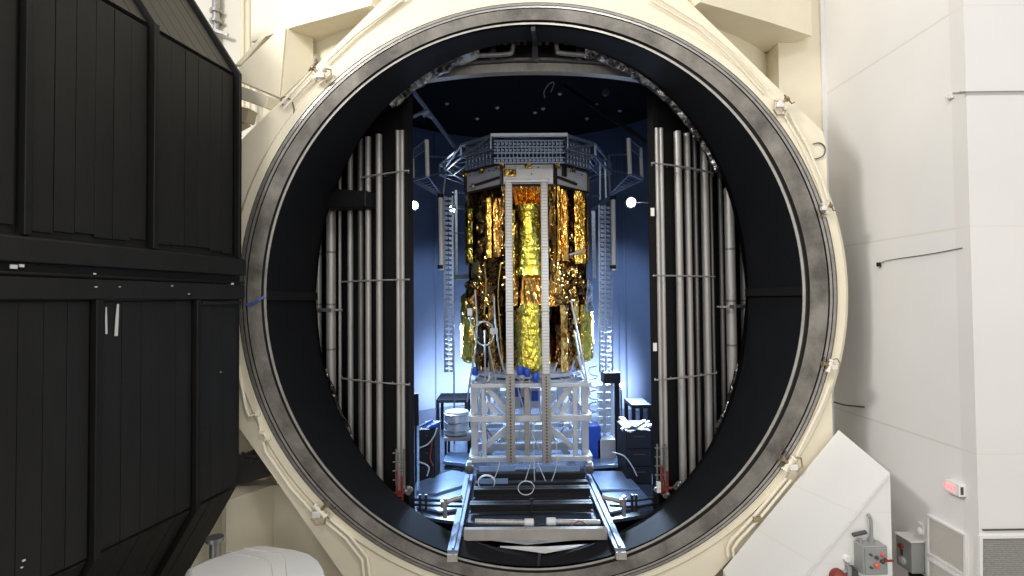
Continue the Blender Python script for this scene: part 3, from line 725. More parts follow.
# edge panels of the shroud at right (narrow lit panel edges)
# black box on the left fat pipe
t = thing('black_box', 'black oblong box sticking out across the left pipes at head height of the satellite', 'box', P(352, 209, 13.5))
a, b_ = P(326, 202, 13.6), P(371, 200, 13.1)
b = MB(); b.bar(a, b_, .45, .42); b.build('case', 'dark', t, bevel=.04)
b = MB(); b.bar(P(338, 192, 13.4), P(362, 194, 13.1), .3, .12); b.build('lid', 'dark', t, bevel=.02)
# overhead U pipes, rivets and strut above the header
def A_(px, py, off=.2): 
    p = cyl_hit(px, RS+off); return P(px, py, p.y)
for (pts, lab) in (([(470, 42), (470, 54), (476, 55.5), (507, 54), (512.5, 50), (513, 36)], 'left'), ([(556, 36), (557, 50), (561, 53), (590, 55), (597, 52)], 'right')):
    b = MB(); b.path(bez([A_(x, y, .5) for x, y in pts], 30), .055, 10)
    tag(b.build('bent_pipe', 'piped', smooth=50), 'grey bent pipe above the header beam, the %s one' % lab, 'pipe')
b = MB()
for px in (480, 486, 499, 505, 518, 525, 540, 547, 566, 572): b.lathe(A_(px, 43.5, .02), [(.05, 0), (.05, -.04), (0, -.06)], 10, 'Y')
b.build('rivet_row', 'steel', sh, smooth=40)
b = MB(); b.bar(A_(534.5, 20, .6), A_(535, 62, .6), .13, .13); tag(b.build('hanger_strut', 'darkm'), 'dark vertical strut at the top centre of the doorway', 'strut')
for px in (493, 579): 
    b = MB(); b.bar(A_(px, 36, .45), A_(px, 60, .45), .12, .06); tag(b.build('hanger_strut', 'darkm'), 'dark flat hanger above the header beam, %s of centre' % ('left' if px < 535 else 'right'), 'strut')
hose('thin pale wire lying above the header beam', [(501, 39), (508, 39), (517, 37)], 12.0, .018, 'cable', 'wire')
# crumpled foil strips on the edge of the tunnel
def foil_strip(label, k0, k1, w, m='silverd', amp=.03, cut=None):
    b = MB(); rr = []; N = 90
    for i in range(N+1):
        k = lerp(k0, k1, i/N); p = tun(k, 1.0); ax = V((c0.x, p.y, c0.z)); inn = (ax-p).normalized()
        row = []
        for j in range(5):
            t = j/4; q = p+inn*(w*t-.02)+V((0, .12*t+.03, 0))
            row.append(q+noise.noise_vector(q*5.0)*amp*(.4+t))
        row += [x+V((0, .07, 0)) for x in reversed(row)]
        rr.append(row+[row[0]])
    b.rings(rr, closed=False); return tag(b.build('foil_strip', m), label, 'foil')
def kk(px, py): return (math.atan2(293-py, px-533)/(2*PI)*NSEG) % NSEG
foil_strip('crumpled silver foil edging on the upper left of the round opening', kk(478, 48), kk(398, 112), .11)
foil_strip('crumpled silver foil edging on the upper right of the round opening', kk(725, 165), kk(584, 44), .13)
foil_strip('crumpled foil edging on the lower left of the round opening', kk(323, 368), kk(350, 432), .05)
foil_strip('crumpled foil edging on the lower right of the round opening', kk(716, 432), kk(742, 368), .07)
# diagonal arms under the ceiling
t = thing('diagonal_strut', 'blue-lit diagonal tube with a bracket at the upper left of the opening', 'strut', P(456, 150, 16.8))
MB().tube(P(409, 86, 13.6), P(457, 150, 17.2), .065, 10).build('tube', 'rail', t, smooth=40)
b = MB(); b.path([P(413, 117, 14.6), P(421, 113, 14.7), P(427, 115, 14.8), P(432, 118, 14.9)], .05, 8); b.tube(P(422, 115, 14.7), P(428, 111, 14.7), .10, 10); b.build('clamp', 'rail', t, smooth=40)
t = thing('diagonal_strut', 'dark diagonal tube at the upper right under the ceiling', 'strut', P(644, 140, 16))
MB().tube(P(565, 86, 19), P(646, 142, 15.0), .075, 10).build('tube', 'darkm', t, smooth=40)
b = MB(); b.lathe(P(606, 92, 18), [(.12, 0), (.12, .1), (0, .12)], 12, 'Y'); b.build('end_fitting', 'steel', t, smooth=40)
b = MB(); b.path(bez([P(545, 98, 17), P(544, 92, 17), P(549, 84, 17), P(554, 83, 17), P(551, 92, 17)]), .015, 6); tag(b.build('wire', 'cable', smooth=40), 'pale wire loop hanging under the dark ceiling', 'wire')

# ------------------------------------------------------------------ truss ring, brackets, ladders
SX, SY = P(527, 300, 17.55).x, 17.55        # satellite axis
def octv(ap, z, k): 
    a = R(22.5+45*k-90); r = ap/math.cos(R(22.5)); return V((SX+r*math.cos(a), SY+r*math.sin(a), z))
tr = thing('truss_ring', 'octagonal silver lattice ring hung around the top of the satellite', 'truss', V((SX, SY, 11.0)))
zu = P(526, 137, SY-2.75).z; zm_ = zu-.36; zlw = zu-.72
RV_ = [(-21, 3.05), (21, 3.05), (45, 2.85), (94, 2.95), (136, 2.85), (159, 3.05), (201, 3.05), (224, 2.85), (266, 2.95), (315, 2.85)]
NV = len(RV_)
def rv(k, z, s=1.0):
    a, r = RV_[k % NV]; a = R(a); return V((SX+s*r*math.sin(a), SY-s*r*math.cos(a), z))
b = MB()
for k in range(NV): b.bar(rv(k, zu), rv(k+1, zu), .07); b.bar(rv(k, zu, .84), rv(k+1, zu, .84), .05)
b.build('top_chord', 'truss', tr)
MB().bar(rv(0, zu+.03), rv(1, zu+.03), .10, .07).build('front_bar', 'alum', tr)
b = MB()
for k in range(NV):
    if k: b.bar(rv(k, zm_), rv(k+1, zm_), .05)
    b.bar(rv(k, zm_, .84), rv(k+1, zm_, .84), .05)
b.build('bottom_chord', 'truss', tr)
for k in range(NV):
    b = MB()
    b.bar(rv(k, zm_), rv(k, zu), .03 if k < 2 else .06); b.bar(rv(k, zu), rv(k, zu, .84), .05); b.bar(rv(k, zm_), rv(k, zm_, .84), .05); b.bar(rv(k, zu, .84), rv(k, zm_, .84), .05)
    if k: b.bar(rv(k, zm_), rv(k+1, zu), .045)
    b.bar(rv(k, zu, .84), rv(k, zu), .03); b.bar(rv(k, zu, .84), rv(k+1, zm_, .84), .04); b.bar(rv(k, zu), rv(k+1, zu, .84), .04)
    b.build('brace', 'truss', tr)
for k, nn in ((0, 18), (1, 8), (9, 8)):
    b = MB()
    for f in (0, .22, .45, .72, 1.0): z = lerp(zlw, zu-.08, f); b.bar(rv(k, z, .93), rv(k+1, z, .93), .035)
    for i in range(nn+1):
        u = i/nn; p0 = lerp(rv(k, zlw, .93), rv(k+1, zlw, .93), u); p1 = lerp(rv(k, zu-.08, .93), rv(k+1, zu-.08, .93), u)
        b.bar(p0, p1, .025)
        if i < nn:
            u2 = (i+.5)/nn
            for f in (.11, .58, .86):
                p = lerp(lerp(rv(k, zlw, .93), rv(k+1, zlw, .93), u2), lerp(rv(k, zu-.08, .93), rv(k+1, zu-.08, .93), u2), f)
                e = (rv(k+1, zu)-rv(k, zu)).normalized(); hw = (rv(k+1, zu)-rv(k, zu)).length*.93/nn/2
                b.bar(p-e*hw, p+e*hw*.2, .03, .06)
    b.build('heater_grid', 'grid', tr)
def bracket(side, A0, A1, B0, B1, C, D, dA, dB, dC_, label):
    t = thing('bracket_frame', label, 'bracket', P(*C, dC_))
    a0, a1, b0, b1, c, d = P(*A0, dA), P(*A1, dA), P(*B0, dB), P(*B1, dB), P(*C, dC_), P(*D, dC_)
    MB().tube(a0, a1, .066, 12).build('near_post', 'bar', t, smooth=40)
    MB().tube(b0, b1, .06, 12).build('far_post', 'bar', t, smooth=40)
    b = MB(); b.bar(b1, c, .12, .1); b.bar(b1, a1, .10, .08); b.build('bottom_arm', 'truss', t)
    b = MB(); b.bar(b0, a0, .03); b.bar(a1, d, .05); b.bar(lerp(a0, a1, .45), d+V((0, 0, .5)), .05); b.bar(c, d, .05); b.bar(d, d+V((0, 0, .5)), .05); b.build('side_rail', 'truss', t)
    b = MB(); b9 = MB(); b9.bar(a1, c, .03); b9.bar(b1, c, .03)
    for i in range(1, 9):
        u = i/9; b.bar(lerp(b0, a0, u), lerp(b0, a0, u)-V((0, 0, .28)), .018); b9.bar(lerp(b1, c, u), lerp(a1, c, u), .018)
    b.bar(b0-V((0, 0, .28)), a0-V((0, 0, .28)), .02); b.bar(b0, b0-V((0, 0, .3)), .02); b.bar(a0, a0-V((0, 0, .3)), .02); b.build('wire_mesh', 'truss', t); b9.build('floor_mesh', 'truss', t)
bracket('l', (426.5, 140), (427.5, 176), (412, 150), (413, 180), (443, 197), (446, 172), 15.6, 16.6, 17.3, 'blue-lit frame with two white posts left of the truss ring')
bracket('r', (628.5, 138.5), (630, 174), (640.5, 148), (642, 179), (610, 194), (609, 170), 15.6, 16.6, 17.3, 'blue-lit frame with two white posts right of the truss ring')
def ladder(label, xs, y0, y1, d, pole, py0, py1, steps, cross):
    t = thing('lattice_tower', label, 'tower', P(xs[0], y1, d))
    for x in xs:
        MB().bar(P(x, y0, d), P(x+.9, y1, d), .05, .05).build('rail', 'truss', t)
        MB().bar(P(x, y0+3, d+.45), P(x+.9, y1-3, d+.45), .04, .04).build('rail', 'truss', t)
    b = MB()
    for i in range(steps):
        y = lerp(y0+2, y1-2, i/(steps-1))
        x0, x1 = xs[0]+.9*(i/steps), xs[-1]+.9*(i/steps); dy = (2.0 if i % 2 else -2.0)
        b.bar(P(x0, y-1, d), P(x1, y+1, d), .022); b.bar(P(x0, y+dy, d+.45), P(x1, y-dy, d+.45), .022); b.bar(P(x0, y, d), P(x0, y, d+.45), .02); b.bar(P(x1, y, d), P(x1, y, d+.45), .02)
        for u in (.25, .75): b.box(P(lerp(x0, x1, u), y+.9, d-.01), (.10, .03, .08))
    b.build('lattice', 'truss', t)
    MB().tube(P(pole, py0, d-.1), P(pole+1, py1, d-.1), .075, 12).build('pole', 'bar', t, smooth=40)
    for y in (py0+2, py1-3): MB().lathe(P(pole, y, d-.1), [(.10, -.06), (.10, .06)], 12).build('clamp', 'dark', t)
    b = MB()
    for (x0, yy0, x1, yy1, w) in cross: b.bar(P(x0, yy0, d+.2), P(x1, yy1, d+.5), w)
    b.build('cross_arm', 'truss', t)
    return t
ladder('silver lattice tower with a white pole on the left of the satellite', (444, 452.5), 196, 372, 17.0, 440.5, 194, 270, 36, [(452, 207, 469, 208, .10), (452, 192, 469, 193, .05), (452, 233, 468, 233, .03), (454, 277, 469, 277, .16), (456, 190, 456.5, 277, .09)])
ladder('silver lattice tower with a white pole on the right of the satellite', (599, 605, 611.5), 205, 372, 17.0, 613, 196, 270, 36, [(592, 196, 600, 196, .06), (592, 210, 612, 197, .10), (593, 211, 594, 278, .12), (600, 160, 600, 200, .05), (605, 158, 606, 198, .05)])
# ------------------------------------------------------------------ spacecraft
def zpx(y, d): return P(527, y, d).z
AP = 1.98
z_rt, z_rb = zpx(164.5, SY-AP), zpx(184, SY-AP)        # white ring
z_ub = zpx(293, SY-AP)                                   # bottom of the upper body
z_lb = zpx(374, SY-AP)                                   # bottom of the lower body
sat = thing('spacecraft', 'gold foil wrapped octagonal spacecraft standing upright in the chamber', 'spacecraft', V((SX, SY, z_lb)))
def frame8(k):                                           # facet k (0 faces the doorway): normal and left-right unit vectors
    a = R(-90+45*k); n = V((math.cos(a), math.sin(a), 0)); return n, V((-n.y, n.x, 0))
def fpos(k, u, off, z): n, t = frame8(k); return V((SX, SY, z))+n*off+t*u
HS = math.tan(R(22.5))
def crinkle(p, amp, fq=4.0):
    v = noise.noise_vector(p*fq)*amp+noise.noise_vector(p*fq*2.7+V((9, 3, 1)))*amp*.5
    return p+v
def foil_sheet(c00, c10, c11, c01, nu, nv, amp, fq=4, fold=0, nf=9, skew=0, bulge=0, nrm=None):
    b = MB(); n = nrm or (c10-c00).cross(c01-c00).normalized()
    for j in range(nv+1):
        for i in range(nu+1):
            u, v = i/nu, j/nv
            p = lerp(lerp(c00, c10, u), lerp(c01, c11, u), v)
            e = min(1, 6*min(u, 1-u, v, 1-v)+.25)
            if fold: p = p+n*(abs(((u*nf+skew*v) % 1)-.5)*2-.5)*fold*e
            if bulge: p = p+n*bulge*math.sin(PI*u)
            p = p+(crinkle(p, amp, fq)-p)*e
            b.v.append(p)
    for j in range(nv):
        for i in range(nu):
            a = j*(nu+1)+i; q = (a, a+1, a+nu+2, a+nu+1)
            if (i+j) % 2: b.f += [(q[0], q[1], q[2]), (q[0], q[2], q[3])]
            else: b.f += [(q[0], q[1], q[3]), (q[1], q[2], q[3])]
    return b
# core
MB().lathe((SX, SY, 0), [(1.55, z_lb+.2), (1.55, z_rt-.02), (0.0, z_rt)], 8).build('core', 'bronze', sat)
# white ring of panels at the top
for k in range(8):
    w = AP*HS; mm = 'panelw' if k in (0, 1, 2) else 'panelg'
    b = MB(); g = .07
    b.hexa([fpos(k, -w+g, AP-.06, z_rb), fpos(k, w-g, AP-.06, z_rb), fpos(k, w-g, AP, z_rb), fpos(k, -w+g, AP, z_rb), fpos(k, -w+g, AP-.06, z_rt), fpos(k, w-g, AP-.06, z_rt), fpos(k, w-g, AP, z_rt), fpos(k, -w+g, AP, z_rt)])
    pn = b.build('radiator_panel', mm, sat, bevel=.008)
    b = MB()
    b.bar(fpos(k, -w, AP+.01, z_rb), fpos(k, -w, AP+.01, z_rt), .07, .06, up=frame8(k)[0]); b.bar(fpos(k, -w, AP+.03, z_rt+.05), fpos(k, w, AP+.03, z_rt+.05), .08, .06)
    b.bar(fpos(k, -w, AP-.0, z_rb-.04), fpos(k, w, AP-.0, z_rb-.04), .08, .06)
    b.build('ring_frame', 'frame' if k not in (0,) else 'frame', sat)
    for u in (-w+.02, 0, ):
        b = foil_sheet(fpos(k, u-.10, AP+.05, z_rt-.12), fpos(k, u+.10, AP+.05, z_rt-.12), fpos(k, u+.10, AP+.05, z_rt+.09), fpos(k, u-.10, AP+.05, z_rt+.09), 5, 5, .05, 9)
        b.build('foil_clip', 'gold', sat, solid=.01)
# details on the ring: black bars, brackets, gold box
b = MB(); b.bar(fpos(7, -.30, AP+.05, z_rb+.14), fpos(7, .78, AP+.05, z_rb+.20), .06, .07); b.build('latch_bar', 'frame', sat)
b = MB(); b.bar(fpos(1, -.78, AP+.05, z_rb+.20), fpos(1, .15, AP+.05, z_rb+.12), .06, .07); b.box(fpos(1, -.45, AP+.03, z_rb+.48), (.16, .1, .4), Matrix.Rotation(R(45), 3, 'Z')); b.build('latch_bar', 'frame', sat)
MB().lathe(fpos(7, -.42, AP+.02, z_rb+.12), [(.09, 0), (.09, -.1), (.04, -.14), (0, -.14)], 14, 'Y').build('thruster', 'brass', sat, smooth=40)
MB().box(fpos(0, -.55, AP+.05, z_rb+.33), (.36, .1, .20)).build('gold_box', 'gold', sat, bevel=.02)
b = MB()
for k, u, z in ((7, -.6, .5), (7, -.6, .15), (7, .6, .52), (7, .3, .5), (1, .5, .5), (1, -.1, .5), (0, .3, .5), (0, .1, .3)): b.lathe(fpos(k, u, AP, z_rb+z), [(.025, 0), (.025, -.02), (0, -.02)], 8, 'Y')
b.build('bolt', 'greyd', sat)
# facets of the upper body
zc_t, zc_b = zpx(203, SY-AP), zpx(277, SY-AP)
w = AP*HS
# front facet: fan of amber foil, yellow spool, lower fan
foil_sheet(fpos(0, -.50, AP-.35, zc_t), fpos(0, .52, AP-.35, zc_t), fpos(0, .72, AP-.02, z_rb-.04), fpos(0, -.68, AP-.02, z_rb-.04), 44, 10, .02, 4, fold=.09, nf=9).build('foil_fan', 'amber', sat, solid=.004)
b = MB(); prof = [(.30, zc_t-.02), (.45, zc_t-.05), (.45, zc_t-.22), (.37, zc_t-.26)]
N = 26
zz = [lerp(zc_t-.28, zc_b+.32, i/N) for i in range(N+1)]
prof += [(.37+.006*math.sin(i*2.1), z) for i, z in enumerate(zz)]+[(.46, zc_b+.28), (.47, zc_b+.06), (.30, zc_b)]
b.lathe((SX+.03, SY-AP+.32, 0), prof, 36); b.v = [crinkle(p, .018, 7) for p in b.v]; b.build('yellow_spool', 'yellow', sat)
for s in (-1, 1):
    foil_sheet(fpos(0, s*.50-.20, AP-.34, zc_b), fpos(0, s*.50+.20, AP-.34, zc_b), fpos(0, s*.50+.2, AP-.34, zc_t), fpos(0, s*.50-.2, AP-.34, zc_t), 10, 30, .07, 4).build('bay_lining', 'bronze', sat, solid=.004)
    foil_sheet(fpos(0, s*.50-.07, AP-.16, zc_b), fpos(0, s*.50+.07, AP-.16, zc_b), fpos(0, s*.5+.09, AP-.12, zc_t), fpos(0, s*.50-.07, AP-.12, zc_t), 4, 30, .05, 5).build('foil_strip', 'olive', sat, solid=.004)
    foil_sheet(fpos(0, s*.72-.10, AP-.02, z_ub), fpos(0, s*.72+.10, AP-.02, z_ub), fpos(0, s*.72+.10, AP-.02, z_rb), fpos(0, s*.72-.10, AP-.02, z_rb), 6, 44, .05, 4).build('corner_wrap', 'bronze', sat, solid=.004)
foil_sheet(fpos(0, -.28, AP-.02, z_ub-.35), fpos(0, .62, AP-.02, z_ub-.35), fpos(0, .42, AP-.22, zc_b-.02), fpos(0, -.20, AP-.22, zc_b-.02), 34, 14, .02, 3, fold=.07, nf=4, skew=.6).build('foil_fan', 'amber', sat, solid=.004)
for s in (-1, 1): foil_sheet(fpos(0, s*.60-.26, AP-.04, z_ub-.40), fpos(0, s*.60+.24, AP-.04, z_ub-.40), fpos(0, s*.55+.24, AP-.2, zc_b+.1), fpos(0, s*.55-.2, AP-.2, zc_b+.1), 16, 16, .11, 3.5).build('foil_skirt', 'bronze' if s < 0 else 'amber', sat, solid=.004)
b = MB(); b.lathe((SX+.06, SY-AP+.42, z_ub-.45), [(.36, 0), (.40, .03), (.40, .12), (.3, .14)], 30); b.build('tank_collar', 'greyd', sat, smooth=40)
# oblique facets
def facet(k, base, strips, skirt):
    foil_sheet(fpos(k, -w, AP-.12, z_ub), fpos(k, w, AP-.12, z_ub), fpos(k, w, AP-.05, z_rb), fpos(k, -w, AP-.05, z_rb), 26, 50, .085, 3.2).build('foil_cover', base, sat, solid=.004)
    for (u0, u1, y0, y1, mm, fold, nf, skew, off, bul) in strips:
        za, zb2 = zpx(y0, SY-1.4), zpx(y1, SY-1.4)
        foil_sheet(fpos(k, u0, AP+off, zb2), fpos(k, u1, AP+off, zb2), fpos(k, u1, AP+off, za), fpos(k, u0, AP+off, za), 22, 34, .022, 5, fold=fold, nf=nf, skew=skew, bulge=bul).build('foil_roll', mm, sat, solid=.004)
    foil_sheet(fpos(k, -w-.02, AP+.02, z_ub-.38), fpos(k, w+.02, AP+.02, z_ub-.38), fpos(k, w, AP-.02, z_ub+.42), fpos(k, -w, AP-.02, z_ub+.42), 28, 22, .17, 3.0).build('foil_skirt', skirt, sat, solid=.004)
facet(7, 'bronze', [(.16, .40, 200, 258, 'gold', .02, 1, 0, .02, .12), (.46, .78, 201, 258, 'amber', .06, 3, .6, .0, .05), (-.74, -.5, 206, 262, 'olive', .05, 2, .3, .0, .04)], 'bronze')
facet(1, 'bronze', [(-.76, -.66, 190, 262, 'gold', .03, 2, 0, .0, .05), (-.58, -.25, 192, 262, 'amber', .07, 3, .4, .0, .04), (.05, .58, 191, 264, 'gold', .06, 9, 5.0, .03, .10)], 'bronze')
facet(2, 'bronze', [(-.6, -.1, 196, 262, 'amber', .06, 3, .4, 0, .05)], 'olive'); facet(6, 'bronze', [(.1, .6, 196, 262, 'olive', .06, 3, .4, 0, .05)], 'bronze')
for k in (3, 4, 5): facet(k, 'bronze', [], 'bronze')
MB().bar(fpos(1, -.35, AP+.12, zpx(256, 16.2)), fpos(1, .42, AP+.12, zpx(251, 16.4)), .05).build('steel_rod', 'alum', sat)
foil_sheet(fpos(1, .55, AP+.06, z_ub-.6), fpos(1, .95, AP+.06, z_ub-.6), fpos(1, .85, AP+.08, z_ub+.45), fpos(1, .6, AP+.08, z_ub+.45), 8, 14, .04, 3).build('grey_flap', 'silver', sat, solid=.004)
# lower body: foil wrapped tanks and dark foil between
def barrel(k, rad, off, zt, zb, mm, name='tank'):
    c = fpos(k, 0, off, 0); pr = []
    h = zt-zb; cr = .22
    for i in range(8): a = PI/2*i/7; pr.append((rad-cr+cr*math.sin(a), zb+cr-cr*math.cos(a)))
    for i in range(1, 18): pr.append((rad, lerp(zb+cr, zt-cr, i/18)))
    for i in range(8): a = PI/2*i/7; pr.append((rad-cr+cr*math.cos(a), zt-cr+cr*math.sin(a)))
    pr = [(0.01, zb)]+pr+[(.01, zt)]
    b = MB().lathe((c.x, c.y, 0), pr, 40); b.v = [crinkle(p, .022, 6) for p in b.v]
    return b.build(name, mm, sat)
zt0, zb0 = zpx(302, SY-AP), zpx(374, SY-AP)
barrel(0, .50, AP-.45, zt0, zb0, 'barrel')
yq = foil_sheet(fpos(0, -.24, AP+.03, zb0+.16), fpos(0, .26, AP+.03, zb0+.16), fpos(0, .26, AP+.03, zt0-.05), fpos(0, -.24, AP+.03, zt0-.05), 16, 30, .03, 8, bulge=.06); yq.build('highlight_patch', 'yellow', sat, solid=.004)  # yellow foil sheet stands in for the highlight on the front tank
zt2, zb2 = zpx(292, SY), zpx(362, SY)
barrel(6, .48, AP-.22, zt2, zb2, 'barrel'); barrel(2, .48, AP-.24, zt2, zb2, 'barrel'); barrel(4, .48, AP-.4, zt2, zb2, 'barrel')
for k in (1, 7, 3, 5):
    for (u0, u1, off, mm, amp) in ((-.55, .55, -.28, 'bronze', .14), (-.52, -.2, -.1, 'amber' if k == 1 else 'bronze', .07), (.16, .42, -.06, 'bronze' if k == 1 else 'amber', .08)):
        foil_sheet(fpos(k, u0, AP+off, z_lb+.0), fpos(k, u1, AP+off, z_lb+.0), fpos(k, u1, AP+off, z_ub), fpos(k, u0, AP+off, z_ub), 16, 34, amp, 3.4).build('foil_cover', mm, sat, solid=.004)
foil_sheet(fpos(1, -.05, AP+.0, zpx(324, 16.5)), fpos(1, .22, AP+.0, zpx(324, 16.5)), fpos(1, .2, AP+.02, zpx(302, 16.5)), fpos(1, .0, AP+.02, zpx(302, 16.5)), 6, 8, .03, 4).build('foil_flap', 'amber', sat, solid=.004)
foil_sheet(fpos(7, -.62, AP+.2, zpx(318, 16.5)), fpos(7, -.15, AP+.2, zpx(318, 16.5)), fpos(7, -.2, AP+.16, zpx(283, 16.5)), fpos(7, -.65, AP+.16, zpx(283, 16.5)), 12, 14, .16, 4).build('foil_skirt', 'bronze', sat, solid=.004)
# adapter ring under the body
MB().lathe((SX, SY, z_lb-.02), [(1.5, .25), (1.75, .1), (1.75, 0), (1.85, -.03), (1.85, -.14), (1.4, -.16)], 48).build('adapter_ring', 'alum', sat, smooth=35)
b = MB()
for k in range(16):
    a = 2*PI*k/16; p = V((SX+1.8*math.cos(a), SY+1.8*math.sin(a), z_lb-.1)); b.bar(p, p+V((.15*math.cos(a+1), .15*math.sin(a+1), .4)), .05)
b.build('strut', 'alum', sat)
for i, (px, y, d) in enumerate(((475, 371, 16.6), (520, 370, 15.35), (527, 372, 15.4), (535.5, 377, 15.4), (571, 372, 16.4), (574, 378, 16.4))):
    c = P(px, y, d); b = MB(); b.lathe((c.x, c.y, c.z-.14), [(.07, 0), (.10, .06), (.10, .2), (.06, .26), (.0, .28)], 12); b.build('blue_cap', 'blue', sat, smooth=40)
for i in range(26):
    a = R(-90)+random.uniform(-1.5, 1.5); r0, r1 = random.uniform(1.5, 1.9), random.uniform(1.7, 2.0); a2 = a+random.uniform(-.25, .25)
    b = MB(); b.path(bez([V((SX+r0*math.cos(a), SY+r0*math.sin(a), z_lb+random.uniform(-.1, .15))), V((SX+r1*math.cos((a+a2)/2), SY+r1*math.sin((a+a2)/2), z_lb-random.uniform(.1, .3))), V((SX+r0*math.cos(a2), SY+r0*math.sin(a2), z_lb-random.uniform(0, .4)))], 8), .02, 5); b.build('cable', 'cable', sat, smooth=50)
# pipes, hoop and struts on the lower left and right of the body
b = MB()
for pts in ([(475, 290), (477, 320), (476, 345), (470, 380), (467, 402)], [(494, 296), (495, 318), (499, 350), (505, 375)], [(478, 322), (486, 322), (490, 327)], [(485, 330), (485, 400)], [(489, 346), (494, 372), (497, 392)], [(471, 312), (471, 324), (477, 342)]):
    b.path(bez([P(x, y, 15.35) for x, y in pts], 12), .024, 8)
b.path([P(484.5+9.5*math.cos(2*PI*k/20), 333.5+12*math.sin(2*PI*k/20), 15.3) for k in range(20)], .024, 8, closed=True)
b.box(P(494, 331, 15.3), (.22, .12, .16)); b.box(P(470, 312, 15.3), (.14, .12, .22))
b.build('pipework', 'steel', sat, smooth=50)
b = MB()
for a, c in (((571, 300, 15.7), (590, 395, 15.6)), ((574, 330, 15.7), (582, 370, 15.6)), ((577, 356, 15.6), (589, 390, 15.6))): b.tube(P(*a), P(*c), .026, 8)
b.build('support_rod', 'alum', sat, smooth=50)
for i, pts in enumerate(([(566, 190), (568, 215), (567, 250)], [(549, 250), (552, 268), (556, 288)], [(484, 262), (486, 285), (484, 315)], [(501, 262), (498, 290), (500, 330), (503, 372)], [(555, 192), (553, 210), (556, 240)])):
    b = MB(); b.path(bez([P(x, y, 15.6+.25*(abs(x-527) > 30)) for x, y in pts], 12), .022, 6); b.build('foil_seam', 'gold', sat, smooth=50)

# ------------------------------------------------------------------ stand
zs_t, zs_b = zpx(383, 15.4), zpx(461, 15.4)
st = thing('support_stand', 'silver white open frame stand carrying the gold spacecraft', 'stand', V((SX, SY, zs_b-.1)))
def SP(px, y, d=15.4): return P(px, y, d)
X0, X1 = SP(471, 400).x, SP(589, 400).x; Y0, Y1 = 15.4, 19.5
zm = zpx(418, 15.4)
def post(x, y, w=.13, m='alum', z0=None, z1=None): MB().box2((x-w/2, y-w/2, z0 if z0 else zs_b), (x+w/2, y+w/2, z1 if z1 else zs_t)).build('post', m, st, bevel=.01)
xa, xb, xc = SP(484, 420).x, SP(527, 420).x, SP(575, 420).x
for x in (xa, xc): post(x, Y0); post(x, Y1)
post(xb, Y0+.1, .15, 'post'); post(xb, Y1)
for x in (X0+.08, X1-.08): post(x, Y0+.35, .20); post(x, Y1-.3, .16); post(x, (Y0+Y1)/2, .16)
for z, h in ((zs_t-.06, .12), (zm, .18), (zs_b+.07, .15)):
    for y in (Y0, Y1): MB().box2((X0, y-.09, z-h/2), (X1, y+.09, z+h/2)).build('cross_beam', 'alum', st, bevel=.01)
    for x in (X0, X1): MB().box2((x-.08, Y0, z-h/2), (x+.08, Y1, z+h/2)).build('side_beam', 'alum', st, bevel=.01)
for z in (zpx(434, 16.5), zpx(446, 16.5)): MB().box2((X0+.1, 16.4, z-.11), (X1-.1, 16.55, z+.11)).build('shelf_rail', 'alum', st, bevel=.01)
b = []
for pts in (((486, 386), (508, 414)), ((572, 386), (550, 414)), ((486, 446), (512, 423)), ((572, 446), (545, 423)), ((487, 402), (497, 414)), ((570, 402), (561, 414))):
    MB().bar(SP(*pts[0], 15.55), SP(*pts[1], 15.55), .14, .06, up=(0, 1, 0)).build('diagonal_brace', 'alum', st)
for pts in (((488, 385), (515, 410)), ((568, 385), (540, 410)), ((486, 455), (520, 425)), ((570, 455), (536, 425))):
    MB().bar(SP(*pts[0], 18.4), SP(*pts[1], 18.4), .18, .08, up=(0, 1, 0)).build('diagonal_brace', 'alum', st)
MB().lathe((SX, SY, zs_t), [(1.95, -.12), (1.95, .02), (1.6, .02), (1.6, -.12), (1.95, -.12)], 40).build('mount_ring', 'alum', st, smooth=35)
for x in (SP(497, 400, 16.8).x, SP(560, 400, 16.8).x): MB().box2((x-.10, 16.6, zm+.2), (x+.10, 17.0, zs_t-.1)).build('column', 'alum', st, bevel=.02)
MB().box2((SP(514, 400, 17).x, 16.9, zpx(408, 17)), (SP(540, 400, 17).x, 17.0, zpx(388, 17))).build('avionics_panel', 'panelg', st, bevel=.02)
for px, y in ((517, 392), (524, 402), (535, 396)): MB().box(SP(px, y, 16.85), (.22, .12, .3)).build('blue_module', 'blue', st, bevel=.02)
MB().box2((SP(503, 425, 18).x, 17.9, zpx(440, 18)), (SP(550, 425, 18).x, 18.1, zpx(424, 18))).build('rear_panel', 'panelg', st, bevel=.02)
for px in (470, 589):
    b = MB(); q = SP(px, 468, 15.3); b.box(q, (.24, .3, .26)); b.box(q+V((0, -.05, .16)), (.16, .2, .12)); b.build('foot', 'steel', st, bevel=.02)
    b = MB(); b.lathe(q+V((0, -.16, 0)), [(.11, 0), (.11, -.06), (.05, -.09), (0, -.09)], 14, 'Y'); b.build('wheel', 'greyd', st, smooth=40)
for i in range(14):
    x0, x1 = random.uniform(X0+.2, X1-.2), random.uniform(X0+.2, X1-.2); za = lerp(zs_b, zs_t, random.uniform(.35, .95)); ze = lerp(zs_b, zs_t, random.uniform(.05, .5)); y = random.uniform(15.55, 16.3); x1 = lerp(x0, x1, .4)
    MB().path(bez([V((x0, y, za)), V((lerp(x0, x1, .4)+.1, y-.05, lerp(za, ze, .6)-.1)), V((x1, y+.1, ze))], 10), random.choice((.014, .02)), 6).build('cable', random.choice(('cable', 'cable', 'cabled')), st, smooth=50)
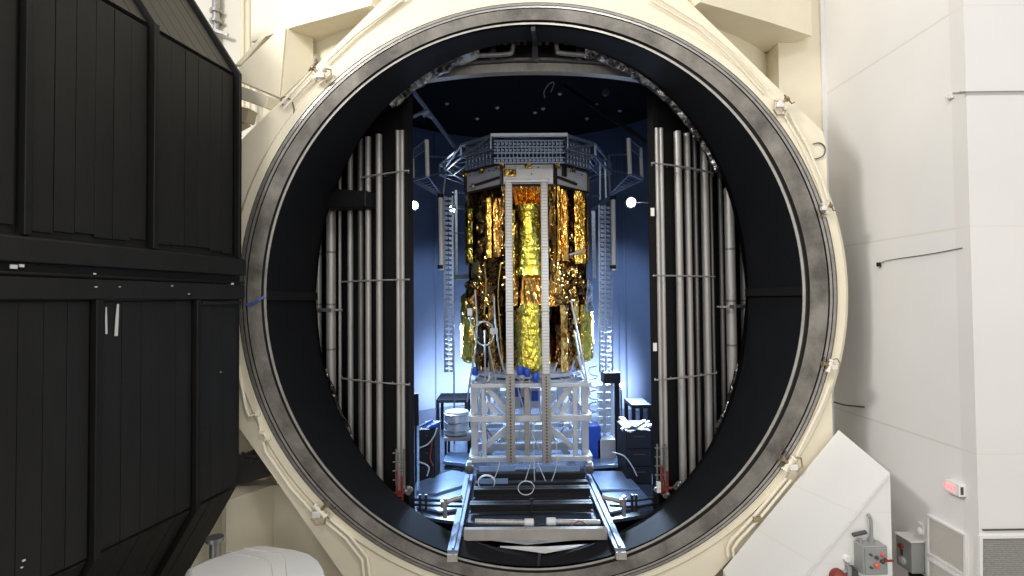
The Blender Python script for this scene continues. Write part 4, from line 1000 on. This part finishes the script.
# white upright frame in front
uf = thing('gauge_frame', 'tall narrow white two-legged frame standing before the spacecraft', 'frame', SP(528, 465, 15.0))
for px0, px1 in ((508.3, 511), (544.3, 546.8)):
    pt, pm, pb = P(px0, 182, 15.05), P(lerp(px0, px1, .68), 375, 15.05), P(px1, 463, 15.05)
    u = MB().box2((pm.x-.105, 15.0, pm.z), (pm.x+.105, 15.12, pt.z)).build('upright', 'bar', uf, bevel=.05)
    mk = MB()
    for i in range(62):
        z = lerp(pm.z+.04, pt.z-.1, i/61); mk.box((pm.x, 14.997, z), (.18, .008, .012))
    mk.build('scale_marks', 'post', u)
    for z in (.33, .66): MB().box2((pm.x-.125, 14.99, lerp(pm.z, pt.z, z)-.012), (pm.x+.125, 15.13, lerp(pm.z, pt.z, z)+.012)).build('joint', 'post', u)
    lo = MB().box2((pm.x-.13, 14.99, pb.z), (pm.x+.13, 15.13, pm.z)).build('lower_post', 'post', uf, bevel=.01)
    ho = MB()
    for i in range(28): ho.lathe((pm.x, 14.989, lerp(pb.z+.06, pm.z-.06, i/27)), [(.03, 0), (.03, -.006), (0, -.006)], 8, 'Y')
    ho.build('hole', 'greyd', lo)
a, c = P(512, 181, 15.05), P(542, 181, 15.05); b = MB(); b.box2((a.x-.2, 15.0, a.z-.05), (c.x+.2, 15.12, a.z+.05)); b.build('cross_bar', 'alum', uf, bevel=.02)

# ------------------------------------------------------------------ rails, beams, deck
zr = P(453, 551, 10.95).z
xl, xr = P(452.5, 551, 10.95).x, P(620.5, 549, 10.95).x
for x, lab, s in ((xl, 'left blue steel floor rail running into the chamber', 1), (xr, 'right blue steel floor rail running into the chamber', -1)):
    t = thing('floor_rail', lab, 'rail', V((x, 12, zr-.4)), 'floor rails')
    MB().box2((x-.12, 10.98, zr-.05), (x+.12, 16.2, zr)).build('top_flange', 'rail', t, bevel=.01)
    MB().box2((x-.03, 11.0, zr-.34), (x+.03, 16.2, zr-.05)).build('web', 'rail', t)
    MB().box2((x-.12, 11.0, zr-.40), (x+.12, 16.2, zr-.34)).build('bottom_flange', 'rail', t)
    MB().box2((x-.11, 10.86, zr-.19), (x+.11, 10.98, zr-.04)).build('end_stop', 'tan', t, bevel=.01)
    MB().bar((x, 11.0, zr+.02), (x, 16.1, zr+.02), .05, .04).build('track', 'rail', t)
# tan crossbar
p0, p1 = P(464, 534, 11.75), P(607, 533, 11.75)
tag(MB().bar(p0, p1, .14, .25).build('cross_beam', 'tan', bevel=.01), 'light tan crossbar between the two floor rails at the doorway', 'beam')
b = MB(); wz_ = zr-.27
b.prism([PZ(500, 546, wz_), PZ(545, 552, wz_), PZ(592, 543.5, wz_), PZ(546, 546.5, wz_)], (0, 0, -.03))
b.prism([PZ(476, 537.5, wz_), PZ(527, 543.5, wz_), PZ(595, 537, wz_), PZ(527, 538, wz_)], (0, 0, -.03))
tag(b.build('liner_sheet', 'white'), 'bright white crescent sheet on the tunnel bottom under the tan crossbar', 'sheet')
# dark I beams
def ibeam(y0, y1, d, x0, x1, lab):
    a, c = P(x0, y0, d), P(x1, y0, d); e = P(x0, y1, d); b = MB()
    b.box2((a.x, d-.12, a.z-.04), (c.x, d+.14, a.z)); b.box2((a.x, d-.02, e.z), (c.x, d+.03, a.z)); b.box2((a.x, d-.16, e.z-.03), (c.x, d+.14, e.z+.01))
    return tag(b.build('cross_beam', 'darkm', bevel=.006), lab, 'beam')
ibeam(488, 497, 13.95, 474, 590, 'dark I-beam spanning the rails in front of the stand')
ibeam(503, 510, 13.2, 470, 592, 'lower dark beam between the rails behind the tan crossbar')
b = MB(); a, c = P(477, 471, 15.2), P(584, 471, 15.2); b.box2((a.x, 14.95, a.z-.3), (c.x, 15.3, a.z)); b.box2((a.x, 14.5, a.z-.38), (c.x, 14.7, a.z-.1)); 
t = tag(b.build('base_beam', 'darkm', bevel=.01), 'black base beam beneath the silver stand', 'beam')
for (x0, x1, y, d) in ((479, 515, 468.5, 14.93), (480, 508, 481, 14.48), (536, 580, 468.5, 14.93)):
    a, c = P(x0, y-2.2, d), P(x1, y+2.5, d); MB().box2((a.x, d-.02, c.z), (c.x, d+.01, a.z)).build('blue_plate', 'deck', t)
for x0, x1, s, lab in ((475, 529, 1, 'left'), (551, 600, -1, 'right')):
    b = MB(); a, c = P(x0, 521.5, 12.3), P(x1, 522.5, 12.3); b.tube(a, c, .06, 12)
    t = tag(b.build('floor_pipe', 'pipe', smooth=40), 'grey pipe with a white end lying between the rails, %s one' % lab, 'pipe')
    e = c if s > 0 else a; MB().lathe(e, [(.05, -.12), (.09, -.10), (.09, .1), (.05, .12)], 14, 'X').build('end_cap', 'white', t, smooth=40)
b = MB(); b.tube(P(531.5, 501, 12.9), P(531.5, 523, 12.9), .02, 8); b.lathe(P(531.5, 500, 12.9), [(.05, -.03), (.05, .03), (0, .04)], 10)
tag(b.build('marker_rod', 'darkm'), 'thin upright rod between the rails', 'rod')
hose('thin red cable arched on the floor near the right rail', [(570, 528), (574, 524), (580, 521), (585, 524), (587, 528)], 12.0, .015, 'red', 'cable')
# thin cables falling from the stand on to the beams
for pts, lab in (([(531, 462), (527, 475), (522, 490)], 'pale cable slanting down left from the stand centre'), ([(538, 463), (543, 475), (549, 489)], 'pale cable slanting down right from the stand centre'),
                 ([(556, 440), (557, 462), (552, 480), (545, 488)], 'pale cable hanging in a curve right of the stand centre'), ([(500, 462), (497, 472), (491, 486)], 'pale cable hanging at the left of the stand'),
                 ([(534, 418), (534, 460), (535, 488)], 'pale cable hanging straight down the middle of the stand')):
    hose(lab, pts, 14.6, .013, 'cable', 'cable')
def coil(px, y, d, r, lab, n=3):
    b = MB(); c = P(px, y, d); L = []
    for i in range(n*18+1):
        a = 2*PI*i/18; rr = r*(1-.10*i/(n*18)); L.append(c+V((rr*math.cos(a), -.03*i/18, rr*.85*math.sin(a))))
    b.path(L, .012, 6); tag(b.build('cable_coil', 'cable', smooth=50), lab, 'cable')
coil(486.5, 482, 14.3, .24, 'pale coil of cable leaning on the left end of the base beam')
coil(526, 488, 13.7, .22, 'loop of pale cable at the middle of the dark I-beam', 1)
# deck
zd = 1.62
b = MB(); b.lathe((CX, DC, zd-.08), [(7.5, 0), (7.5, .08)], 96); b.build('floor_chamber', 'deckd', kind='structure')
def slab(label, pts, z, th, m='deck'):
    L = [PZ(x, y, z) for x, y in pts]; tag(MB().prism([p-V((0, 0, th)) for p in L], (0, 0, th)).build('deck_plate', m, bevel=.01), label, 'plate', )
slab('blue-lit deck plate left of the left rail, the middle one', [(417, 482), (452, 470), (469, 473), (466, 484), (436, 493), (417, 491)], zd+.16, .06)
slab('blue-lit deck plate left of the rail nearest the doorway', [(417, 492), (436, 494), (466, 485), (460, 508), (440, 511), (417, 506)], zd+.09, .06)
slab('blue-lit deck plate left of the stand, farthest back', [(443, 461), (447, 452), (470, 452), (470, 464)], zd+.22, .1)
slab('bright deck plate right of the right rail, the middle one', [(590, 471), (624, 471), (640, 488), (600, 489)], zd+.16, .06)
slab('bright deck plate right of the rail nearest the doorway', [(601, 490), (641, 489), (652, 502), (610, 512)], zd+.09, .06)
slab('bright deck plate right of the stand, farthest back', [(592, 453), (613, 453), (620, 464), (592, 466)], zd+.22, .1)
def railing(label, x0, x1, ys, d0, d1, posts):
    t = thing('low_railing', label, 'railing', P(x0, max(ys)+4, d0))
    for y in ys:
        MB().path(bez([P(x0, y, d0), P((x0+x1)/2, y+1.2, (d0+d1)/2), P(x1, y-(1.5 if x1 > 600 else -2), d1)], 8), .032, 8).build('rail_tube', 'darkm', t, smooth=40)
    for px in posts:
        u = (px-x0)/(x1-x0); d = lerp(d0, d1, u); MB().bar(P(px, min(ys)-5, d), P(px, max(ys)+6, d), .055).build('post', 'darkm', t)
railing('low black double railing by the deck left of the rails', 413, 462, (499.5, 504.5), 13.0, 12.6, (420, 426))
railing('low black double railing by the deck right of the rails', 610, 654, (499.5, 505.5), 12.6, 13.0, (632, 636))
for pts, lab in (([(443, 504), (452, 500), (462, 497)], 'left'), ([(602, 497), (612, 499), (622, 502)], 'right')):
    b = MB(); b.path([P(x, y, 12.5) for x, y in pts], .055, 12); x, y = pts[0] if lab == 'left' else pts[2]; b.tube(P(x+2, y-6, 12.5), P(x+2, y+14, 12.5), .05); b.lathe(P(x+1, y, 12.45), [(.08, -.08), (.08, .08)], 12)
    tag(b.build('pipe_stub', 'post', smooth=40), 'tan pipe stub with post beside the %s rail' % lab, 'pipe')
# red valve clusters at the pipe feet
for (x, y, d, lab, s) in ((399, 489, 12.7, 'left', -1), (664, 484, 12.7, 'right', 1)):
    t = thing('pipe_manifold', 'red pipe manifold with steel taps at the foot of the %s double pipe' % lab, 'manifold', P(x, y+8, d))
    b = MB(); c = P(x, y, d)
    b.tube(c+V((-.2, 0, -.1)), c+V((.2, 0, -.1)), .035); b.tube(c+V((-.05, 0, -.25)), c+V((-.05, 0, .45)), .03); b.tube(c+V((.08, 0, -.3)), c+V((.08, 0, .3)), .03); b.box(c+V((0, 0, -.12)), (.16, .1, .10)); b.build('pipework', 'red', t, smooth=40)
    for dx, dz in ((-.22, -.1), (.25, -.05), (.0, -.25), (.3, .02)): b = MB(); b.tube(c+V((dx, -.05, dz)), c+V((dx+.1*s, -.1, dz+.05)), .05); b.lathe(c+V((dx, -.08, dz)), [(.06, 0), (.06, -.04), (0, -.04)], 10, 'Y'); b.build('tap', 'steel', t, smooth=40)
    b = MB(); x2 = x+4*(-s)
    for dx in (-6, 4): b.tube(P(x+dx*.8+(2 if s < 0 else -2), y-40, d), P(x+dx*.8+(2 if s < 0 else -2), y-4, d), .025)
    for k in range(4): q = P(x+(0 if s < 0 else -3), y-36+k*9, d); b.tube(q+V((-.15, 0, 0)), q+V((.15, 0, 0)), .016)
    b.build('small_pipe', 'piped', t, smooth=40)
MB_ = MB(); MB_.box(P(658.5, 487, 12.6), (.1, .08, .26)); tag(MB_.build('switch_box', 'white', bevel=.01), 'small white box at the foot of the right jamb', 'box')
# equipment cabinets
def cabinet(label, x0, x1, y0, y1, d, dep, drawers=3, top=True):
    a, c = P(x0, y0, d), P(x1, y1, d); c.z = zd; t = thing('equipment_cabinet', label, 'cabinet', V(((a.x+c.x)/2, d+dep/2, c.z)))
    MB().box2((a.x, d, c.z), (c.x, d+dep, a.z)).build('case', 'dark', t, bevel=.02)
    h = (a.z-c.z)/drawers
    for k in range(drawers):
        dr = MB().box2((a.x+.03, d-.03, c.z+k*h+.02), (c.x-.03, d, c.z+(k+1)*h-.02)).build('drawer', 'darkm', t, bevel=.008)
        MB().bar((a.x+.2, d-.05, c.z+(k+.7)*h), (c.x-.2, d-.05, c.z+(k+.7)*h), .03).build('handle', 'greyd', dr)
    return t, a, c
t, a, c = cabinet('black equipment cabinet in the shade left of the deck', 419, 435, 430, 470, 15.5, 1.2)
for i in range(7): 
    q = P(random.uniform(419, 437), random.uniform(423, 429), 15.6+random.random()*.6); MB().bar(q+V((-.16, 0, -.05)), q+V((.14, .2, .08)), .05+.05*random.random()).build('clutter', 'alum' if i % 3 else 'blue', t)
t, a, c = cabinet('black equipment cabinet with tools on top, right of the deck', 626, 652, 431, 470, 15.2, 1.3)
for i in range(9): 
    q = P(random.uniform(627, 649), random.uniform(424, 430), 15.3+random.random()*.7); MB().bar(q+V((-.18, 0, -.04)), q+V((.16, .2, .08)), .04+.06*random.random()).build('clutter', 'alum', t)
def frame_table(label, x0, x1, y0, y1, d, dep):
    a, c = P(x0, y0, d), P(x1, y1, d); c.z = zd; t = thing('frame_table', label, 'table', V(((a.x+c.x)/2, d+dep/2, c.z)))
    MB().box2((a.x, d, a.z-.12), (c.x, d+dep, a.z)).build('top', 'dark', t, bevel=.01)
    for x in (a.x+.06, c.x-.06):
        for y in (d+.06, d+dep-.06): MB().box2((x-.06, y-.06, c.z), (x+.06, y+.06, a.z-.12)).build('leg', 'dark', t)
frame_table('dark high frame behind the shiny drum on the left', 436, 468, 400, 450, 20.5, 1.5)
frame_table('dark table behind the black cabinet on the right', 632, 652, 405, 440, 17.5, 1.2)
MB_ = MB(); q = P(419, 425, 15.7); MB_.box2(P(413, 394, 15.6), V((q.x, q.y, q.z))); MB_.box2((q.x-.12, 15.62, zd), (q.x-.06, 15.68, q.z)); tag(MB_.build('screen', 'dark', bevel=.02), 'black screen standing at the far left of the opening', 'screen')
# shiny drum
q = P(457, 436, 18.2); tz = P(444, 438, 17.7).z+.003
t = thing('metal_drum', 'shiny white-lit metal drum on its side left of the stand', 'drum', q)
MB().lathe((q.x, 18.2, tz), [(.30, 0), (.42, .04), (.42, .75), (.40, .8), (0, .82)], 28).build('drum_body', 'alum', t, smooth=35)
b = MB()
for z in (.12, .4, .68): b.lathe((q.x, 18.2, tz+z), [(.42, 0), (.455, .02), (.455, .05), (.42, .07)], 28)
b.build('hoop', 'steel', t, smooth=35)
a, c = P(444, 438, 17.7), P(470, 441, 17.7); t = thing('low_table', 'low brown topped table beneath the shiny metal drum', 'table', V(((a.x+c.x)/2, 18.2, zd)))
MB().box2((a.x, 17.7, c.z), (c.x, 18.75, a.z)).build('top', 'tan', t)
for x in (a.x+.05, c.x-.05):
    for y in (17.75, 18.7): MB().box2((x-.04, y-.04, zd), (x+.04, y+.04, c.z)).build('leg', 'dark', t)
# speaker-like box on a mast and device rack at the right
t = thing('equipment_mast', 'bright rack mast with a black box on top, right of the stand', 'mast', P(612, 440, 18.4))
a, c = P(602.5, 372, 18.2), P(619.5, 382.5, 18.2); MB().box2((a.x, 18.0, c.z), (c.x, 18.6, a.z)).build('head_box', 'dark', t, bevel=.02)
for px in (604, 612): MB().box2((P(px, 383, 18.2).x-.05, 18.2, zd), (P(px, 383, 18.2).x+.05, 18.3, P(px, 383, 18.2).z)).build('post', 'alum', t)
MB().box2((P(617, 383, 18.4).x-.09, 18.4, zd), (P(617, 383, 18.4).x+.09, 18.5, P(617, 382, 18.4).z)).build('rear_post', 'dark', t)
for k in range(6): 
    a, c = P(599, 386+k*8.3, 18.25), P(614, 391+k*8.3, 18.25); MB().box2((a.x, 18.25, c.z), (c.x, 18.7, a.z)).build('shelf_unit', 'alum', t, bevel=.02)
for k, y in enumerate((366, 378, 390, 402, 412, 422)):
    b = MB(); b.path(bez([P(596+13*(.15 if k % 1 else 0), y, 17.8), P(590, y+1.5, 17.7), P(588.5, y+5, 17.7), P(591, y+8.5, 17.7), P(598, y+10, 17.8)], 14), .03, 6)
    tag(b.build('hose_loop', 'cable', smooth=50), 'white hose loop beside the equipment mast, %s from the top' % ['first', 'second', 'third', 'fourth', 'fifth', 'lowest'][k], 'hose')
for i, (px, y, w, h, mm, lab) in enumerate(((592, 432, .5, .5, 'blue', 'blue case on the deck at the right side of the stand'), (605, 441, .6, .25, 'alum', 'pale flat crate on the deck under the equipment mast'), (623, 432, .2, .9, 'alum', 'slim pale post unit beside the black cabinet on the right'))):
    q = P(px, y, 17.2); tag(MB().box2((q.x-w/2, 16.95, zd), (q.x+w/2, 17.45, q.z+h/2)).build('case', mm, bevel=.03), lab, 'case')
hose('white hose curling down from the left cabinet to the deck', [(437, 428), (434, 436), (428, 444), (419, 448)], 15.3, .022, 'cable')
hose('white hose bent on the deck by the left jamb', [(419, 462), (425, 464), (429, 468), (427, 476)], 15.2, .02, 'cable')
hose('red hose hanging in front of the left cabinet', [(432, 440), (431, 450), (430, 458), (433, 466)], 15.3, .025, 'red')
hose('pale hose curling over the deck in front of the right cabinet', [(612, 452), (624, 456), (632, 466), (637, 476)], 15.0, .018, 'cable')

# ------------------------------------------------------------------ lamps
def flood(px, py, d, r, label, power, aim, size=R(115), col=(.62, .79, 1.0), arm=None):
    c = P(px, py, d); t = thing('flood_lamp', label, 'lamp', c)
    MB().lathe(c+V((0, .02, 0)), [(r*1.35, .0), (r*1.35, .12), (r*.8, .2), (0, .22)], 18, 'Y').build('housing', 'greyd', t, smooth=40)
    MB().lathe(c, [(r, 0), (r*.8, -.03), (0, -.045)], 18, 'Y').build('lens', 'lamp', t, smooth=40)
    ld = bpy.data.lights.new('lamp_light', 'SPOT'); ld.energy = power; ld.color = col; ld.spot_size = size; ld.spot_blend = .8; ld.shadow_soft_size = .15
    lo = bpy.data.objects.new('lamp_light', ld); COL.objects.link(lo); lo.parent = t; lo.location = (0, -.1, 0)
    if arm == 'post': MB().tube(c+V((0, .15, -.05)), V((c.x, c.y+.15, zd)), .03).build('post', 'greyd', t, smooth=40)
    elif arm: MB().bar(c+V((0, .15, 0)), V(arm), .025).build('arm', 'dark', t)
    lo.rotation_euler = (V(aim)-(c+V((0, -.1, 0)))).to_track_quat('-Z', 'Y').to_euler()
    return t
flood(414, 205, 14.0, .095, 'round white floodlight left of the spacecraft by the jamb', 480, (SX, SY, 4.5), R(80), arm=P(409.5, 205, 12.75))
flood(631.5, 202, 14.2, .11, 'round white floodlight right of the spacecraft', 520, (SX, SY, 4.5), R(80), arm=P(655, 202, 12.85))
flood(452.5, 208.5, 19.5, .11, 'small floodlight behind the left lattice tower', 500, (SX-1, SY+6, 2), arm='post')
flood(622, 385, 19.5, .08, 'small bright floor light behind the equipment mast', 300, (SX+2, 27, 5), arm='post')
def area(name, loc, aim, size, power, col, sy=None):
    ld = bpy.data.lights.new(name, 'AREA'); ld.energy = power; ld.color = col; ld.size = size
    if sy: ld.shape = 'RECTANGLE'; ld.size_y = sy
    o = bpy.data.objects.new(name, ld); COL.objects.link(o); o.location = loc; o.rotation_euler = (V(aim)-V(loc)).to_track_quat('-Z', 'Y').to_euler(); return o
BL = (.50, .70, 1.0)
def wash(name, loc, aim, power, ang, col):
    ld = bpy.data.lights.new(name, 'SPOT'); ld.energy = power; ld.color = col; ld.spot_size = R(ang); ld.spot_blend = 1.0; ld.shadow_soft_size = .35
    o = bpy.data.objects.new(name, ld); COL.objects.link(o); o.location = loc; o.rotation_euler = (V(aim)-V(loc)).to_track_quat('-Z', 'Y').to_euler(); return o
BL = (.56, .70, 1.0)
wash('floor_light_left', (SX-2.6, 23.4, 2.3), (SX-3.4, 27.0, 2.9), 4300, 108, BL)
wash('floor_light_right', (SX+3.0, 23.4, 2.3), (SX+3.8, 27.0, 2.9), 5200, 108, BL)
wash('floor_light_middle', (SX, 22.4, 2.3), (SX, 27, 2.9), 2800, 104, BL)
for x, e in ((-3.4, 2500), (3.6, 2800)): wash('upper_wash', (SX+x, 21.2, 11.6), (SX+x*1.05, 27.4, 3.6), e, 74, (.46, .64, 1.0))  # unseen spots added to lift the middle of the back wall
area('work_light_left', (SX-3.4, 19.8, 5.6), (SX-1.5, 16.0, 1.6), 1.3, 900, (.44, .66, 1))
area('work_light_right', (SX+3.6, 19.8, 5.8), (SX+1.9, 16.0, 1.6), 1.3, 1900, (.55, .74, 1))
# hall lights, all unseen: overhead, plus extra ones added to brighten side and front
WM = (1.0, .975, .94)
for x, y in ((-9, -2), (4, -2)):
    area('unseen_hall_light', (x, y, 21), (x*.7, y+4, 0), 4.0, 1000, WM, 2.0)
area('unseen_hall_light', (-14, 1, 19), (8, 9, 6), 4.0, 2700, WM, 2.0)  # added high at the left to brighten the side wall
for x in (-7.5, 7.5): area('unseen_hall_light', (x, -13, 10.5), (.7, 11, 7), 6.0, 680, WM, 2.2)  # bank added behind the camera for front light and gold foil highlights
wd = bpy.data.worlds.new('hall_ambient'); scn.world = wd; wd.use_nodes = True
bg = wd.node_tree.nodes['Background']; bg.inputs[0].default_value = (1.0, .985, .96, 1); bg.inputs[1].default_value = .66
vs = scn.view_settings; scn.display_settings.display_device = 'sRGB'; vs.view_transform = 'Standard'; vs.look = 'None'; vs.gamma = 1; vs.exposure = 0; vs.use_curve_mapping = False
scn.cycles.max_bounces = 8; scn.cycles.diffuse_bounces = 4; scn.cycles.glossy_bounces = 4; scn.cycles.sample_clamp_indirect = 6; scn.cycles.caustics_reflective = False; scn.cycles.caustics_refractive = False
scn.cycles.use_denoising = True
